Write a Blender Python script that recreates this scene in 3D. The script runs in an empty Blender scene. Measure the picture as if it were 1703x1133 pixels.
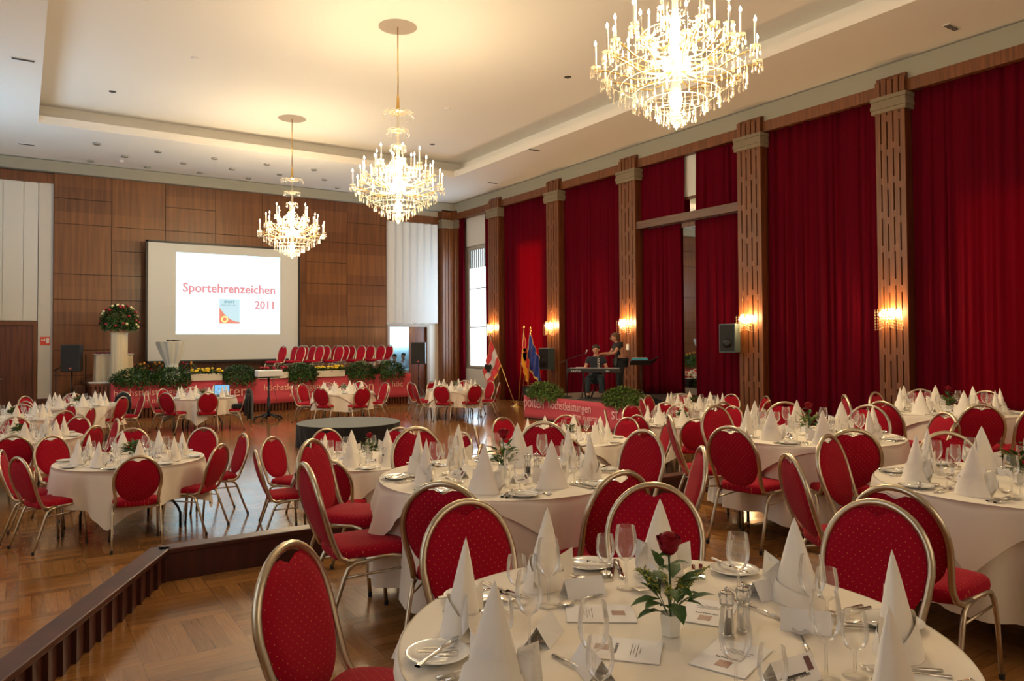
import bpy, math, random
from math import sin, cos, pi, sqrt, atan2, hypot, radians
from mathutils import Vector, Matrix
SC = bpy.context.scene
COL = SC.collection
random.seed(7)

# ------------------------------------------------------------ camera
YAW, PITCH, ROLL, FPX, SHY, CH = 0.580622862, 0.0230193259, -0.00599758, 1245.94, -28.06, 2.05
fw = Vector((sin(YAW)*cos(PITCH), cos(YAW)*cos(PITCH), sin(PITCH)))
rt = Vector((cos(YAW), -sin(YAW), 0)); upv = rt.cross(fw)
rt, upv = rt*cos(ROLL)+upv*sin(ROLL), upv*cos(ROLL)-rt*sin(ROLL)
cd = bpy.data.cameras.new('camera'); cam = bpy.data.objects.new('camera', cd); COL.objects.link(cam)
m = Matrix((rt, upv, -fw)).transposed().to_4x4(); m.translation = Vector((0, 0, CH)); cam.matrix_world = m
cd.sensor_width = 36; cd.sensor_fit = 'HORIZONTAL'; cd.lens = FPX/1703*36; cd.shift_y = SHY/1703
cd.clip_start = .05; cd.clip_end = 200
SC.camera = cam
SC.view_settings.view_transform = 'Standard'; SC.view_settings.look = 'None'
SC.view_settings.gamma = 1; SC.view_settings.use_curve_mapping = False
SC.view_settings.exposure = -0.12
def pix(p):
    d = Vector(p)-Vector((0, 0, CH)); z = d.dot(fw)
    return (851.5+FPX*d.dot(rt)/z, 566.5+SHY-FPX*d.dot(upv)/z, z)

# ------------------------------------------------------------ light of the place, with added fill lamps
W = bpy.data.worlds.new('World'); SC.world = W; W.use_nodes = True
W.node_tree.nodes['Background'].inputs[0].default_value = (.62, .74, 1, 1)
W.node_tree.nodes['Background'].inputs[1].default_value = .6
def area(name, loc, rot, sx, sy, e, col):
    l = bpy.data.lights.new(name, 'AREA'); l.shape = 'RECTANGLE'; l.size = sx; l.size_y = sy; l.energy = e; l.color = col
    o = bpy.data.objects.new(name, l); o.location = loc; o.rotation_euler = rot; COL.objects.link(o); return o
CH_E, CH_COL = 520, (1, .78, .47)
# unseen fill lamps added along the left long wall, and daylight of the room behind the stage door
for yy in (2.5, 9.0, 15.5):
    area('window_or_fill_light', (-2.38, yy, 3.6), (0, radians(-90), 0), 4.2, 2.6, 45, (.72, .86, 1))
area('window_or_fill_light', (-2.35, 19.8, 4.8), (0, radians(-125), 0), 3.0, 4.5, 260, (.45, .74, 1))  # added bluish lamp, aimed up to tint the ceiling near the stage
area('window_or_fill_light', (14.2, 24.15, 3.3), (0, radians(90), 0), 4.2, 1.3, 170, (.55, .80, 1))
area('window_or_fill_light', (13.0, 29.3, 3.0), (radians(90), 0, 0), 3, 2.4, 120, (.6, .8, 1))
area('window_or_fill_light', (6, -3.8, 4.2), (radians(90), 0, 0), 9, 3, 120, (1, .8, .58))  # warm fill lamp added at the wall behind the camera

# ------------------------------------------------------------ materials
MATS = {}
def mat(name, col, rough=.5, metal=0, emit=None, es=0, sheen=0, spec=None, coat=0, trans=0):
    if name in MATS: return MATS[name]
    m = bpy.data.materials.new(name); m.use_nodes = True; MATS[name] = m
    b = m.node_tree.nodes['Principled BSDF']
    b.inputs['Base Color'].default_value = (*col, 1); b.inputs['Roughness'].default_value = rough
    b.inputs['Metallic'].default_value = metal
    if emit: b.inputs['Emission Color'].default_value = (*emit, 1); b.inputs['Emission Strength'].default_value = es
    if sheen: b.inputs['Sheen Weight'].default_value = sheen
    if spec is not None: b.inputs['Specular IOR Level'].default_value = spec
    if coat: b.inputs['Coat Weight'].default_value = coat; b.inputs['Coat Roughness'].default_value = .15
    return m
def nodes(m): return m.node_tree.nodes, m.node_tree.links, m.node_tree.nodes['Principled BSDF']
def N(nt, t, **k):
    n = nt.nodes.new(t)
    for a, v in k.items(): setattr(n, a, v)
    return n
def mth(nt, op, a, b=None, c=None):
    n = nt.nodes.new('ShaderNodeMath'); n.operation = op
    for i, v in enumerate((a, b, c)):
        if v is None: continue
        if isinstance(v, (int, float)): n.inputs[i].default_value = v
        else: nt.links.new(v, n.inputs[i])
    return n.outputs[0]
def mixc(nt, f, a, b):
    n = nt.nodes.new('ShaderNodeMix'); n.data_type = 'RGBA'
    for i, v in ((0, f), (6, a), (7, b)):
        if isinstance(v, tuple): n.inputs[i].default_value = (*v, 1)
        elif isinstance(v, (int, float)): n.inputs[i].default_value = v
        else: nt.links.new(v, n.inputs[i])
    return n.outputs[2]
def noise(nt, vec, scale, detail=3):
    n = nt.nodes.new('ShaderNodeTexNoise'); n.inputs['Scale'].default_value = scale; n.inputs['Detail'].default_value = detail
    nt.links.new(vec, n.inputs['Vector']); return n.outputs[0]
def coords(nt, scale=(1, 1, 1), kind='Object'):
    tc = nt.nodes.new('ShaderNodeTexCoord'); mp = nt.nodes.new('ShaderNodeMapping'); mp.inputs['Scale'].default_value = scale
    nt.links.new(tc.outputs[kind], mp.inputs[0]); return mp.outputs[0]
def bump(m, h, strength=.3, dist=.01):
    nt = m.node_tree; b = nt.nodes.new('ShaderNodeBump'); b.inputs['Strength'].default_value = strength; b.inputs['Distance'].default_value = dist
    nt.links.new(h, b.inputs['Height']); nt.links.new(b.outputs[0], nt.nodes['Principled BSDF'].inputs['Normal'])
def wood(name, c1, c2, scale=(9, 9, .6), rough=.35, coat=.2, blocks=None):
    m = mat(name, c1, rough, coat=coat); nt = m.node_tree; b = nt.nodes['Principled BSDF']
    v = coords(nt, scale); n1 = noise(nt, v, 1.6, 5); f = mth(nt, 'MULTIPLY_ADD', n1, 2.4, -.7)
    if blocks:   # each veneer panel a little different
        v0 = coords(nt); sx = nt.nodes.new('ShaderNodeSeparateXYZ'); nt.links.new(v0, sx.inputs[0])
        a = mth(nt, 'FLOOR', mth(nt, 'DIVIDE', mth(nt, 'SUBTRACT', sx.outputs[0], blocks[0]), blocks[1]))
        c = mth(nt, 'FLOOR', mth(nt, 'DIVIDE', sx.outputs[2], blocks[2]))
        cb = nt.nodes.new('ShaderNodeCombineXYZ'); nt.links.new(a, cb.inputs[0]); nt.links.new(c, cb.inputs[1])
        wn = nt.nodes.new('ShaderNodeTexWhiteNoise'); nt.links.new(cb.outputs[0], wn.inputs[0])
        f = mth(nt, 'ADD', mth(nt, 'MULTIPLY', f, .75), mth(nt, 'MULTIPLY_ADD', wn.outputs[0], .5, -.15))
    f.node.use_clamp = True
    nt.links.new(mixc(nt, f, c1, c2), b.inputs['Base Color'])
    return m
def parquet():
    m = mat('parquet', (.36, .18, .07), .22); nt = m.node_tree; b = nt.nodes['Principled BSDF']
    v = coords(nt); s = nt.nodes.new('ShaderNodeSeparateXYZ'); nt.links.new(v, s.inputs[0])
    B = .52
    u = mth(nt, 'DIVIDE', s.outputs[0], B); w = mth(nt, 'DIVIDE', s.outputs[1], B)
    fu, fv = mth(nt, 'FLOOR', u), mth(nt, 'FLOOR', w)
    par = mth(nt, 'FLOORED_MODULO', mth(nt, 'ADD', fu, fv), 2)
    st = mth(nt, 'MULTIPLY', mth(nt, 'ADD', mth(nt, 'MULTIPLY', u, par), mth(nt, 'MULTIPLY', w, mth(nt, 'SUBTRACT', 1, par))), 6)
    al = mth(nt, 'ADD', mth(nt, 'MULTIPLY', w, par), mth(nt, 'MULTIPLY', u, mth(nt, 'SUBTRACT', 1, par)))
    cb = nt.nodes.new('ShaderNodeCombineXYZ')
    nt.links.new(mth(nt, 'FLOOR', st), cb.inputs[0]); nt.links.new(fu, cb.inputs[1]); nt.links.new(fv, cb.inputs[2])
    wn = nt.nodes.new('ShaderNodeTexWhiteNoise'); nt.links.new(cb.outputs[0], wn.inputs[0])
    cb2 = nt.nodes.new('ShaderNodeCombineXYZ')
    nt.links.new(mth(nt, 'MULTIPLY', st, 3), cb2.inputs[0]); nt.links.new(mth(nt, 'MULTIPLY', al, 1.2), cb2.inputs[1]); nt.links.new(mth(nt, 'MULTIPLY', wn.outputs[0], 20), cb2.inputs[2])
    gr = noise(nt, cb2.outputs[0], 2.5, 5)
    f = mth(nt, 'ADD', mth(nt, 'MULTIPLY', wn.outputs[0], .6), mth(nt, 'MULTIPLY_ADD', gr, 1.1, -.35)); f.node.use_clamp = True
    base = mixc(nt, f, (.165, .066, .017), (.40, .190, .058))
    fr = mth(nt, 'FRACT', st); gap = mth(nt, 'LESS_THAN', fr, .03)
    fr2 = mth(nt, 'FRACT', al); gap2 = mth(nt, 'LESS_THAN', fr2, .006)
    g = mth(nt, 'MULTIPLY', mth(nt, 'MAXIMUM', gap, gap2), .55)
    nt.links.new(mixc(nt, g, base, (.06, .025, .01)), b.inputs['Base Color'])
    nt.links.new(mth(nt, 'MULTIPLY_ADD', noise(nt, v, 2.2, 3), .14, .09), b.inputs['Roughness'])
    b.inputs['Specular IOR Level'].default_value = .75
    bump(m, noise(nt, v, 5, 2), .06, .02)
    return m
def dotted(name, ax, col=(.33, .002, .017), s=.034):
    m = mat(name, col, .85, sheen=.04, spec=.12); nt = m.node_tree; b = nt.nodes['Principled BSDF']
    v = coords(nt); sp = nt.nodes.new('ShaderNodeSeparateXYZ'); nt.links.new(v, sp.inputs[0])
    o = [sp.outputs[0], sp.outputs[ax]]
    def d(off):
        r = [mth(nt, 'SUBTRACT', mth(nt, 'FRACT', mth(nt, 'MULTIPLY_ADD', q, 1/s, off)), .5) for q in o]
        return mth(nt, 'ADD', mth(nt, 'MULTIPLY', r[0], r[0]), mth(nt, 'MULTIPLY', r[1], r[1]))
    dd = mth(nt, 'LESS_THAN', mth(nt, 'MINIMUM', d(0), d(.5)), .0022)
    nt.links.new(mixc(nt, dd, col, (.62, .25, .08)), b.inputs['Base Color'])
    bump(m, noise(nt, coords(nt), 240, 2), .35, .002)
    return m
def cloth(name, col, rough=.85, s=3.0, k=.25):
    m = mat(name, col, rough, sheen=.15); bump(m, noise(m.node_tree, coords(m.node_tree), s, 4), k, .03); return m
def thin_glass(name, tint=(.97, .97, .96), refl=.9, body=0.0, bodycol=(1, 1, 1)):
    m = bpy.data.materials.new(name); m.use_nodes = True; MATS[name] = m; nt = m.node_tree; nt.nodes.clear()
    out = N(nt, 'ShaderNodeOutputMaterial'); tr = N(nt, 'ShaderNodeBsdfTransparent'); gl = N(nt, 'ShaderNodeBsdfGlossy')
    tr.inputs[0].default_value = (*tint, 1); gl.inputs['Roughness'].default_value = .02; gl.inputs[0].default_value = (1, 1, 1, 1)
    lw = N(nt, 'ShaderNodeLayerWeight'); lw.inputs[0].default_value = .28
    f = mth(nt, 'MULTIPLY_ADD', lw.outputs['Fresnel'], refl, .03)
    mx = N(nt, 'ShaderNodeMixShader'); nt.links.new(f, mx.inputs[0]); nt.links.new(tr.outputs[0], mx.inputs[1]); nt.links.new(gl.outputs[0], mx.inputs[2])
    last = mx.outputs[0]
    if body:
        df = N(nt, 'ShaderNodeBsdfTranslucent'); df.inputs[0].default_value = (*bodycol, 1)
        m2 = N(nt, 'ShaderNodeMixShader'); m2.inputs[0].default_value = body
        nt.links.new(last, m2.inputs[1]); nt.links.new(df.outputs[0], m2.inputs[2]); last = m2.outputs[0]
    nt.links.new(last, out.inputs[0]); return m
def emis(name, col, s):
    m = bpy.data.materials.new(name); m.use_nodes = True; MATS[name] = m; nt = m.node_tree; nt.nodes.clear()
    o = N(nt, 'ShaderNodeOutputMaterial'); e = N(nt, 'ShaderNodeEmission'); e.inputs[0].default_value = (*col, 1); e.inputs[1].default_value = s
    nt.links.new(e.outputs[0], o.inputs[0]); return m

PARQ = parquet()
WHITE = mat('ceiling_white', (.78, .75, .70), .9)
bump(WHITE, noise(WHITE.node_tree, coords(WHITE.node_tree), 1.2, 4), .05, .05)
WALLW = mat('wall_cream', (.62, .58, .52), .9)
FRIEZE = mat('frieze_grey', (.34, .33, .27), .9)
PANEL = wood('veneer_panel', (.10, .030, .008), (.235, .088, .024), (7, 7, .35), .38, .15, blocks=(.8, 1.5, .745))
WOODD = wood('dark_wood', (.075, .018, .007), (.17, .048, .017), (12, 12, .8), .3, .25)
WOODP = wood('pilaster_wood', (.10, .030, .008), (.225, .075, .020), (14, 14, .7), .45, .0)
WOODK = wood('kerb_mahogany', (.040, .008, .005), (.095, .022, .011), (3, 3, 3), .42, 0)
KPAN = wood('kerb_panel', (.045, .008, .005), (.085, .018, .010), (9, 9, 1), .5, 0)
DARKGAP = mat('gap_dark', (.012, .008, .006), .8)
STONE = mat('capital_stone', (.24, .19, .125), .8); bump(STONE, noise(STONE.node_tree, coords(STONE.node_tree), 45, 4), .8, .02)
FBACK = dotted('dotted_red_back', 2); FSEAT = dotted('dotted_red_seat', 1)
GOLD = mat('champagne_metal', (.56, .48, .35), .3, 1)
GOLD2 = mat('brass', (.85, .55, .18), .22, 1)
RUBBER = mat('black_rubber', (.012, .012, .012), .6)
BLACK = mat('black_plastic', (.012, .012, .014), .45)
BLACKC = cloth('black_cloth', (.006, .006, .007), .9, 12, .4)
GREYTOP = mat('grey_felt', (.16, .17, .17), .85)
LINEN = cloth('white_linen', (.80, .73, .62), .85, 2.2, .22)
NAPK = cloth('napkin_linen', (.87, .81, .72), .8, 14, .18)
CHINA = mat('porcelain', (.78, .77, .72), .12, coat=.5)
STEEL = mat('cutlery_steel', (.72, .70, .66), .12, 1)
PAPER = mat('card_paper', (.82, .80, .80), .7)
GLASS = thin_glass('wine_glass', (.975, .97, .96), .8, .04, (1, .97, .92))
GLASSP = thin_glass('mill_glass', (.93, .93, .93), 1.0, .08)
CRYST = thin_glass('crystal', (.96, .92, .84), 1.0, .15, (1, .93, .8))
CRYSB = thin_glass('sconce_crystal', (.96, .9, .8), 1.0, .42, (1, .9, .72))
CANDLE = mat('candle_tube', (.9, .85, .75), .5)
FLAME = emis('candle_bulb', (1, .80, .5), 34)
FLAME2 = emis('inner_bulb', (1, .84, .58), 26)
LEAF = mat('leaf_green', (.035, .095, .015), .5); LEAF2 = mat('leaf_light', (.085, .16, .02), .5)
for lm, a, b2 in ((LEAF, (.015, .05, .008), (.06, .14, .02)), (LEAF2, (.05, .12, .015), (.16, .24, .04))):
    nt = lm.node_tree; nt.links.new(mixc(nt, noise(nt, coords(nt), 22, 3), a, b2), nt.nodes['Principled BSDF'].inputs['Base Color'])
STEM = mat('stem_green', (.03, .07, .015), .6)
ROSE = mat('rose_petal', (.22, .002, .010), .6, spec=.2)
SOLID = mat('solidago', (.35, .33, .04), .7)
YELLOW = mat('yellow_bloom', (.80, .55, .02), .6); REDB = mat('red_bloom', (.34, .01, .02), .6); CREAMB = mat('cream_bloom', (.85, .75, .4), .6)
BANNER = cloth('red_banner', (.55, .055, .085), .75, 1.5, .15)
LETTER = mat('banner_letter', (.92, .55, .42), .7)
WHITEP = mat('white_plastic', (.75, .74, .72), .5)
BEIGE = cloth('beige_drape', (.62, .52, .36), .8, 8, .2)
SKIN = mat('skin', (.50, .24, .15), .55); HAIRD = mat('dark_hair', (.03, .018, .012), .6); HAIRB = mat('fair_hair', (.10, .05, .022), .6)
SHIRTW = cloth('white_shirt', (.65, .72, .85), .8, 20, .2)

# ------------------------------------------------------------ mesh building
class MB:
    def __init__(s): s.v = []; s.f = []
    def add(s, vs, fs):
        o = len(s.v); s.v += [tuple(p) for p in vs]; s.f += [tuple(i+o for i in f) for f in fs]; return s
    def box(s, a, b, M=None):
        x0, y0, z0 = a; x1, y1, z1 = b
        vs = [(x0, y0, z0), (x1, y0, z0), (x1, y1, z0), (x0, y1, z0), (x0, y0, z1), (x1, y0, z1), (x1, y1, z1), (x0, y1, z1)]
        if M: vs = [M @ Vector(p) for p in vs]
        return s.add(vs, [(0, 3, 2, 1), (4, 5, 6, 7), (0, 1, 5, 4), (1, 2, 6, 5), (2, 3, 7, 6), (3, 0, 4, 7)])
    def cbox(s, c, d, M=None): return s.box([c[i]-d[i]/2 for i in range(3)], [c[i]+d[i]/2 for i in range(3)], M)
    def prism(s, poly, z0, z1):
        n = len(poly); vs = [(x, y, z0) for x, y in poly]+[(x, y, z1) for x, y in poly]
        return s.add(vs, [tuple(range(n))[::-1], tuple(range(n, 2*n))]+[(i, (i+1) % n, n+(i+1) % n, n+i) for i in range(n)])
    def lathe(s, prof, n=16, c=(0, 0, 0), sx=1, sy=1, caps=True):
        vs = []; fs = []
        for r, z in prof:
            for k in range(n): a = 2*pi*k/n; vs.append((c[0]+r*cos(a)*sx, c[1]+r*sin(a)*sy, c[2]+z))
        for i in range(len(prof)-1):
            for k in range(n): fs.append((i*n+k, i*n+(k+1) % n, (i+1)*n+(k+1) % n, (i+1)*n+k))
        if caps:
            if prof[0][0] > 1e-5: fs.append(tuple(range(n))[::-1])
            if prof[-1][0] > 1e-5: fs.append(tuple((len(prof)-1)*n+k for k in range(n)))
        return s.add(vs, fs)
    def tube(s, path, r, n=8, closed=False, flat=1.0):
        P = [Vector(p) for p in path]; m = len(P); vs = []; prev = None
        rs = r if isinstance(r, (list, tuple)) else [r]*m
        for i in range(m):
            t = (P[(i+1) % m]-P[i-1]) if closed else (P[min(i+1, m-1)]-P[max(i-1, 0)])
            if t.length < 1e-9: t = Vector((0, 0, 1))
            t.normalize()
            if prev is None:
                a = Vector((0, 0, 1)) if abs(t.z) < .9 else Vector((1, 0, 0)); prev = (a-t*a.dot(t)).normalized()
            else:
                prev = prev-t*prev.dot(t)
                prev = prev.normalized() if prev.length > 1e-6 else t.orthogonal().normalized()
            b = t.cross(prev)
            for k in range(n):
                a = 2*pi*k/n; vs.append(P[i]+(prev*cos(a)*flat+b*sin(a))*rs[i])
        fs = [(i*n+k, i*n+(k+1) % n, ((i+1) % m)*n+(k+1) % n, ((i+1) % m)*n+k) for i in range(m if closed else m-1) for k in range(n)]
        if not closed: fs += [tuple(range(n))[::-1], tuple((m-1)*n+k for k in range(n))]
        return s.add(vs, fs)
    def grid(s, fn, nu, nv, closeu=False):
        vs = [fn(i/(nu if closeu else nu-1), j/(nv-1)) for j in range(nv) for i in range(nu)]
        fs = [(j*nu+i, j*nu+(i+1) % nu, (j+1)*nu+(i+1) % nu, (j+1)*nu+i) for j in range(nv-1) for i in range(nu if closeu else nu-1)]
        return s.add(vs, fs)
    def ball(s, c, r, n=8, m=6):
        r = (r, r, r) if not isinstance(r, (tuple, list)) else r
        return s.lathe([(max(sin(pi*i/m), 1e-6)*r[0], -cos(pi*i/m)*r[2]) for i in range(m+1)], n, c, 1, r[1]/r[0], False)
    def leaf(s, p, d, L, w, up=Vector((0, 0, 1)), droop=.2):
        d = d.normalized(); sd = d.cross(up); sd = sd.normalized() if sd.length > 1e-4 else Vector((1, 0, 0)); nn = sd.cross(d)
        a = p; b = p+d*L*.4-nn*droop*L*.1; e = p+d*L-nn*droop*L*.5; q = p+d*L*.75-nn*droop*L*.25
        return s.add([a, b+sd*w/2+nn*w*.18, q+sd*w*.33+nn*w*.1, e, q-sd*w*.33+nn*w*.1, b-sd*w/2+nn*w*.18, b, q],
                     [(0, 1, 6), (0, 6, 5), (6, 1, 2, 7), (6, 7, 4, 5), (7, 2, 3), (7, 3, 4)])
    def build(s, name, m, parent=None, smooth=False, label=None, loc=None, bevel=0):
        me = bpy.data.meshes.new(name); me.from_pydata(s.v, [], s.f); me.materials.append(m)
        if smooth: me.polygons.foreach_set('use_smooth', [True]*len(me.polygons))
        me.update(); o = bpy.data.objects.new(name, me); COL.objects.link(o)
        if smooth == 'auto':
            pass
        if parent: o.parent = parent
        if loc: o.location = loc
        if label: o['label'] = label
        if bevel:
            b = o.modifiers.new('bevel', 'BEVEL'); b.width = bevel; b.segments = 2
        return o
def tag(o, label=None, cat=None, group=None, kind=None):
    if label: o['label'] = label
    if cat: o['category'] = cat
    if group: o['group'] = group
    if kind: o['kind'] = kind
    return o
def empty(name, loc=(0, 0, 0), rz=0):
    o = bpy.data.objects.new(name, None); o.location = loc; o.rotation_euler = (0, 0, rz); o.empty_display_size = .1; COL.objects.link(o); return o
KIDS = {}
def copy_tree(o, parent=None):
    c = o.copy(); COL.objects.link(c)
    if parent: c.parent = parent
    for ch in o.children: copy_tree(ch, c)
    return c
USED = {}
def place(proto, key, loc, rz=0, label=None, cat=None, group=None):
    """first use moves the prototype itself, later uses copy it with its parts"""
    if key in USED: o = copy_tree(proto)
    else: USED[key] = 1; o = proto
    o.location = loc; o.rotation_euler = (0, 0, rz); tag(o, label, cat, group); return o
def struct(o): o['kind'] = 'structure'; return o
def txt(s, size, m, loc, rot, parent, name='lettering', font_w=1.0, extr=.003, align='LEFT', bold=0):
    c = bpy.data.curves.new(name, 'FONT'); c.body = s; c.size = size; c.extrude = extr; c.offset = bold; c.align_x = align; c.resolution_u = 3
    t = bpy.data.objects.new(name, c); COL.objects.link(t)
    bpy.context.view_layer.update()
    me = bpy.data.meshes.new_from_object(t.evaluated_get(bpy.context.evaluated_depsgraph_get()))
    bpy.data.objects.remove(t); me.materials.clear(); me.materials.append(m)
    o = bpy.data.objects.new(name, me); COL.objects.link(o); o.parent = parent; o.location = loc; o.rotation_euler = rot; o.scale = (font_w, 1, 1)
    return o
ORD = ['leftmost', 'second from left', 'third from left', 'fourth from left', 'fifth from left', 'sixth from left', 'seventh from left', 'eighth from left', 'ninth from left', 'tenth from left', 'eleventh from left', 'twelfth from left']
def ordn(i, n):
    if n == 1: return 'the only one seen'
    return 'rightmost' if i == n-1 else ORD[i]

# ------------------------------------------------------------ room shell
XL, XR, YB, YF, ZC, ZT = -2.45, 14.45, 25.9, -4.0, 7.42, 8.0
UP = .45
struct(MB().box((XL, YF, -.1), (XR, YB, 0)).build('floor', PARQ))
KA = Vector((.78, 5.58)); kd = Vector((-.84, -1.64)).normalized(); KB = KA+kd*7.2
struct(MB().prism([(.78, 5.58), (KB.x, KB.y), (XR, KB.y), (XR, 5.58)], .002, UP).build('floor_raised', PARQ))
struct(MB().box((KB.x, YF, .002), (XR, KB.y, UP)).build('floor_raised', PARQ))
# ceiling soffit ring and raised middle field
CX0, CX1, CY0, CY1 = .32, 11.85, 1.0, 21.45
g = MB()
g.box((XL, YF, ZC), (CX0, YB, ZC+.2)); g.box((CX1, YF, ZC), (XR, YB, ZC+.2)); g.box((CX0, CY1, ZC), (CX1, YB, ZC+.2)); g.box((CX0, YF, ZC), (CX1, CY0, ZC+.2))
struct(g.build('ceiling', WHITE))
g = MB(); I = .5
g.box((CX0-I, CY0-I, ZT), (CX1+I, CY1+I, ZT+.05))
g.box((CX0-I-.05, CY0-I, ZC+.2), (CX0-I, CY1+I, ZT)); g.box((CX1+I, CY0-I, ZC+.2), (CX1+I+.05, CY1+I, ZT))
g.box((CX0-I, CY1+I, ZC+.2), (CX1+I, CY1+I+.05, ZT)); g.box((CX0-I, CY0-I-.05, ZC+.2), (CX1+I, CY0-I, ZT))
struct(g.build('ceiling_coffer', WHITE))
# right wall
struct(MB().box((XR, YF, 0), (XR+.15, YB+4, ZC)).build('wall_right', WALLW))
struct(MB().box((14.1, YF, 7.0), (XR, YB, ZC-.03)).build('trim_1', FRIEZE))
struct(MB().box((14.06, YF, 6.76), (XR, YB, 7.0)).build('trim_2', WOODP))
# left wall
g = MB().box((XL-.15, YF, 0), (XL, YB, ZC)); struct(g.build('wall_left', WALLW))
struct(MB().box((XL-.15, YF-.15, 0), (XR+.15, YF, ZC)).build('wall_front', WALLW))
# back wall with the door opening
g = MB(); DX0, DX1, DZ = 11.5, 13.05, 2.6
g.box((XL, YB, 0), (DX0, YB+.15, ZC)); g.box((DX1, YB, 0), (XR, YB+.15, ZC)); g.box((DX0, YB, DZ), (DX1, YB+.15, ZC))
struct(g.build('wall_back', WALLW))
struct(MB().box((XL, YB-.35, 7.08), (XR, YB, ZC-.02)).build('trim_3', FRIEZE))
# veneer panelling, real panels with joints
g = MB(); gp = MB()
gp.box((.8, YB-.16, 0), (11.3, YB-.12, 7.08))
zs_by = [(0, 1.1, 1.85, 2.6, 3.35, 4.11, 5.6, 6.35, 7.08), (0, 1.1, 2.6, 3.35, 4.11, 4.86, 5.6, 7.08), (0, 1.85, 2.6, 4.11, 5.6, 6.35, 7.08), (0, 1.1, 2.6, 4.11, 5.6, 7.08),
          (0, 1.85, 2.6, 4.11, 5.6, 6.35, 7.08), (0, 1.1, 2.6, 3.35, 4.11, 5.6, 7.08), (0, 1.1, 2.59, 4.11, 4.86, 5.6, 7.08), (0, 1.1, 2.59, 3.35, 4.11, 5.6, 6.35, 7.08)]
for k in range(7):
    x0 = .8+1.5*k; zz = zs_by[k if k < 6 else 7] if k != 5 else zs_by[6]
    for a, b in zip(zz[:-1], zz[1:]): g.box((x0+.008, YB-.19, a+.008), (x0+1.492, YB-.155, b-.008))
g.box((.78, YB-.19, 0), (.8, YB, 7.08)); g.box((11.3, YB-.19, 0), (11.32, YB, 7.08))
struct(g.build('wall_panelling', PANEL)); struct(gp.build('wall_panelling_backing', DARKGAP))
# left of the panelling: white column, white hangings above a dark door
struct(MB().box((.42, YB-.12, .45), (.78, YB, 6.76)).build('trim_4', WALLW))
struct(MB().box((.42, YB-.1, 0), (.78, YB, .45)).build('baseboard_back', WOODD))
struct(MB().box((XL, YB-.16, 6.76), (.78, YB, 7.05)).build('trim_5', WOODP))
HANG = mat('white_hanging', (.70, .68, .63), .85)
g = MB()
x = XL
while x < .40:
    x1 = min(x+.5, .41); g.box((x+.004, YB-.09, 2.72), (x1-.004, YB-.06-.02*(int(x*2) % 2), 6.76)); x = x1
tag(g.build('vertical_blind', HANG), 'closed white vertical blind over the dark wooden door, left of the wood panelling', 'blind')
d1 = struct(empty('door_1', (-.62, YB-.05, 0)))
MB().box((-1.0, -.03, 0), (-.03, 0, 2.58)).box((.01, -.03, 0), (.93, 0, 2.58)).build('door_leaf', WOODD, d1)
MB().box((-1.1, -.09, 0), (-1.0, 0, 2.7)).box((.93, -.09, 0), (1.03, 0, 2.7)).box((-1.0, -.09, 2.58), (.93, 0, 2.7)).build('door_frame', WOODP, d1)
MB().tube([(.06, -.03, 1.05), (.06, -.08, 1.05), (.2, -.08, 1.05)], .012).build('door_handle', STEEL, d1)
ex = empty('exit_sign', (.6, YB-.13, 2.13)); tag(ex, 'small red exit sign with white arrow on the white column', 'sign')
MB().cbox((0, 0, 0), (.24, .02, .24)).build('sign_plate', mat('sign_red', (.42, .03, .015), .5, emit=(.6, .06, .02), es=.25), ex)
WSG = mat('sign_white', (.8, .75, .7), .5)
MB().add([(-.10, -.013, .05), (-.02, -.013, .05), (-.02, -.013, .08), (.02, -.013, .03), (-.02, -.013, -.02), (-.02, -.013, .01), (-.10, -.013, .01)], [tuple(range(7))]).box((.03, -.014, -.07), (.1, -.012, .08)).build('arrow', WSG, ex)
# right: blind over the door to the daylit side room
g = MB()
for k in range(7):
    x0 = 11.36+.298*k; g.add([(x0, YB-.05, 2.74), (x0+.292, YB-.20, 2.74), (x0+.292, YB-.20, 6.56), (x0, YB-.05, 6.56)], [(0, 1, 2, 3)]).add([(x0, YB-.045, 2.74), (x0+.292, YB-.195, 2.74), (x0+.292, YB-.195, 6.56), (x0, YB-.045, 6.56)], [(3, 2, 1, 0)])
tag(g.build('vertical_blind', mat('blind_white', (.74, .77, .80), .8)), 'tall white vertical blind above the open door right of the stage', 'blind')
struct(MB().box((11.32, YB-.16, 6.58), (13.56, YB, 6.86)).build('trim_6', WOODP))
FR = mat('door_frame_grey', (.34, .27, .22), .5)
struct(MB().box((DX0-.1, YB-.08, 0), (DX0, YB+.16, DZ+.1)).box((DX1, YB-.08, 0), (DX1+.1, YB+.16, DZ+.1)).box((DX0, YB-.08, DZ), (DX1, YB+.16, DZ+.1)).build('trim_7', FR))
struct(MB().box((12.35, YB+.05, 0), (DX1, YB+.1, DZ)).build('door_2', WOODD))
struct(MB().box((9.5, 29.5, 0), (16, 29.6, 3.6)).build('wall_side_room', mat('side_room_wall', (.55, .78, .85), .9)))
struct(MB().box((9.4, YB+.15, 0), (9.5, 29.5, 3.6)).box((9.4, YB+.15, 3.5), (16, 29.5, 3.6)).build('wall_side_room', WALLW))
struct(MB().box((9.5, YB, -.1), (16, 29.5, 0)).build('floor_side_room', PARQ))
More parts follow.
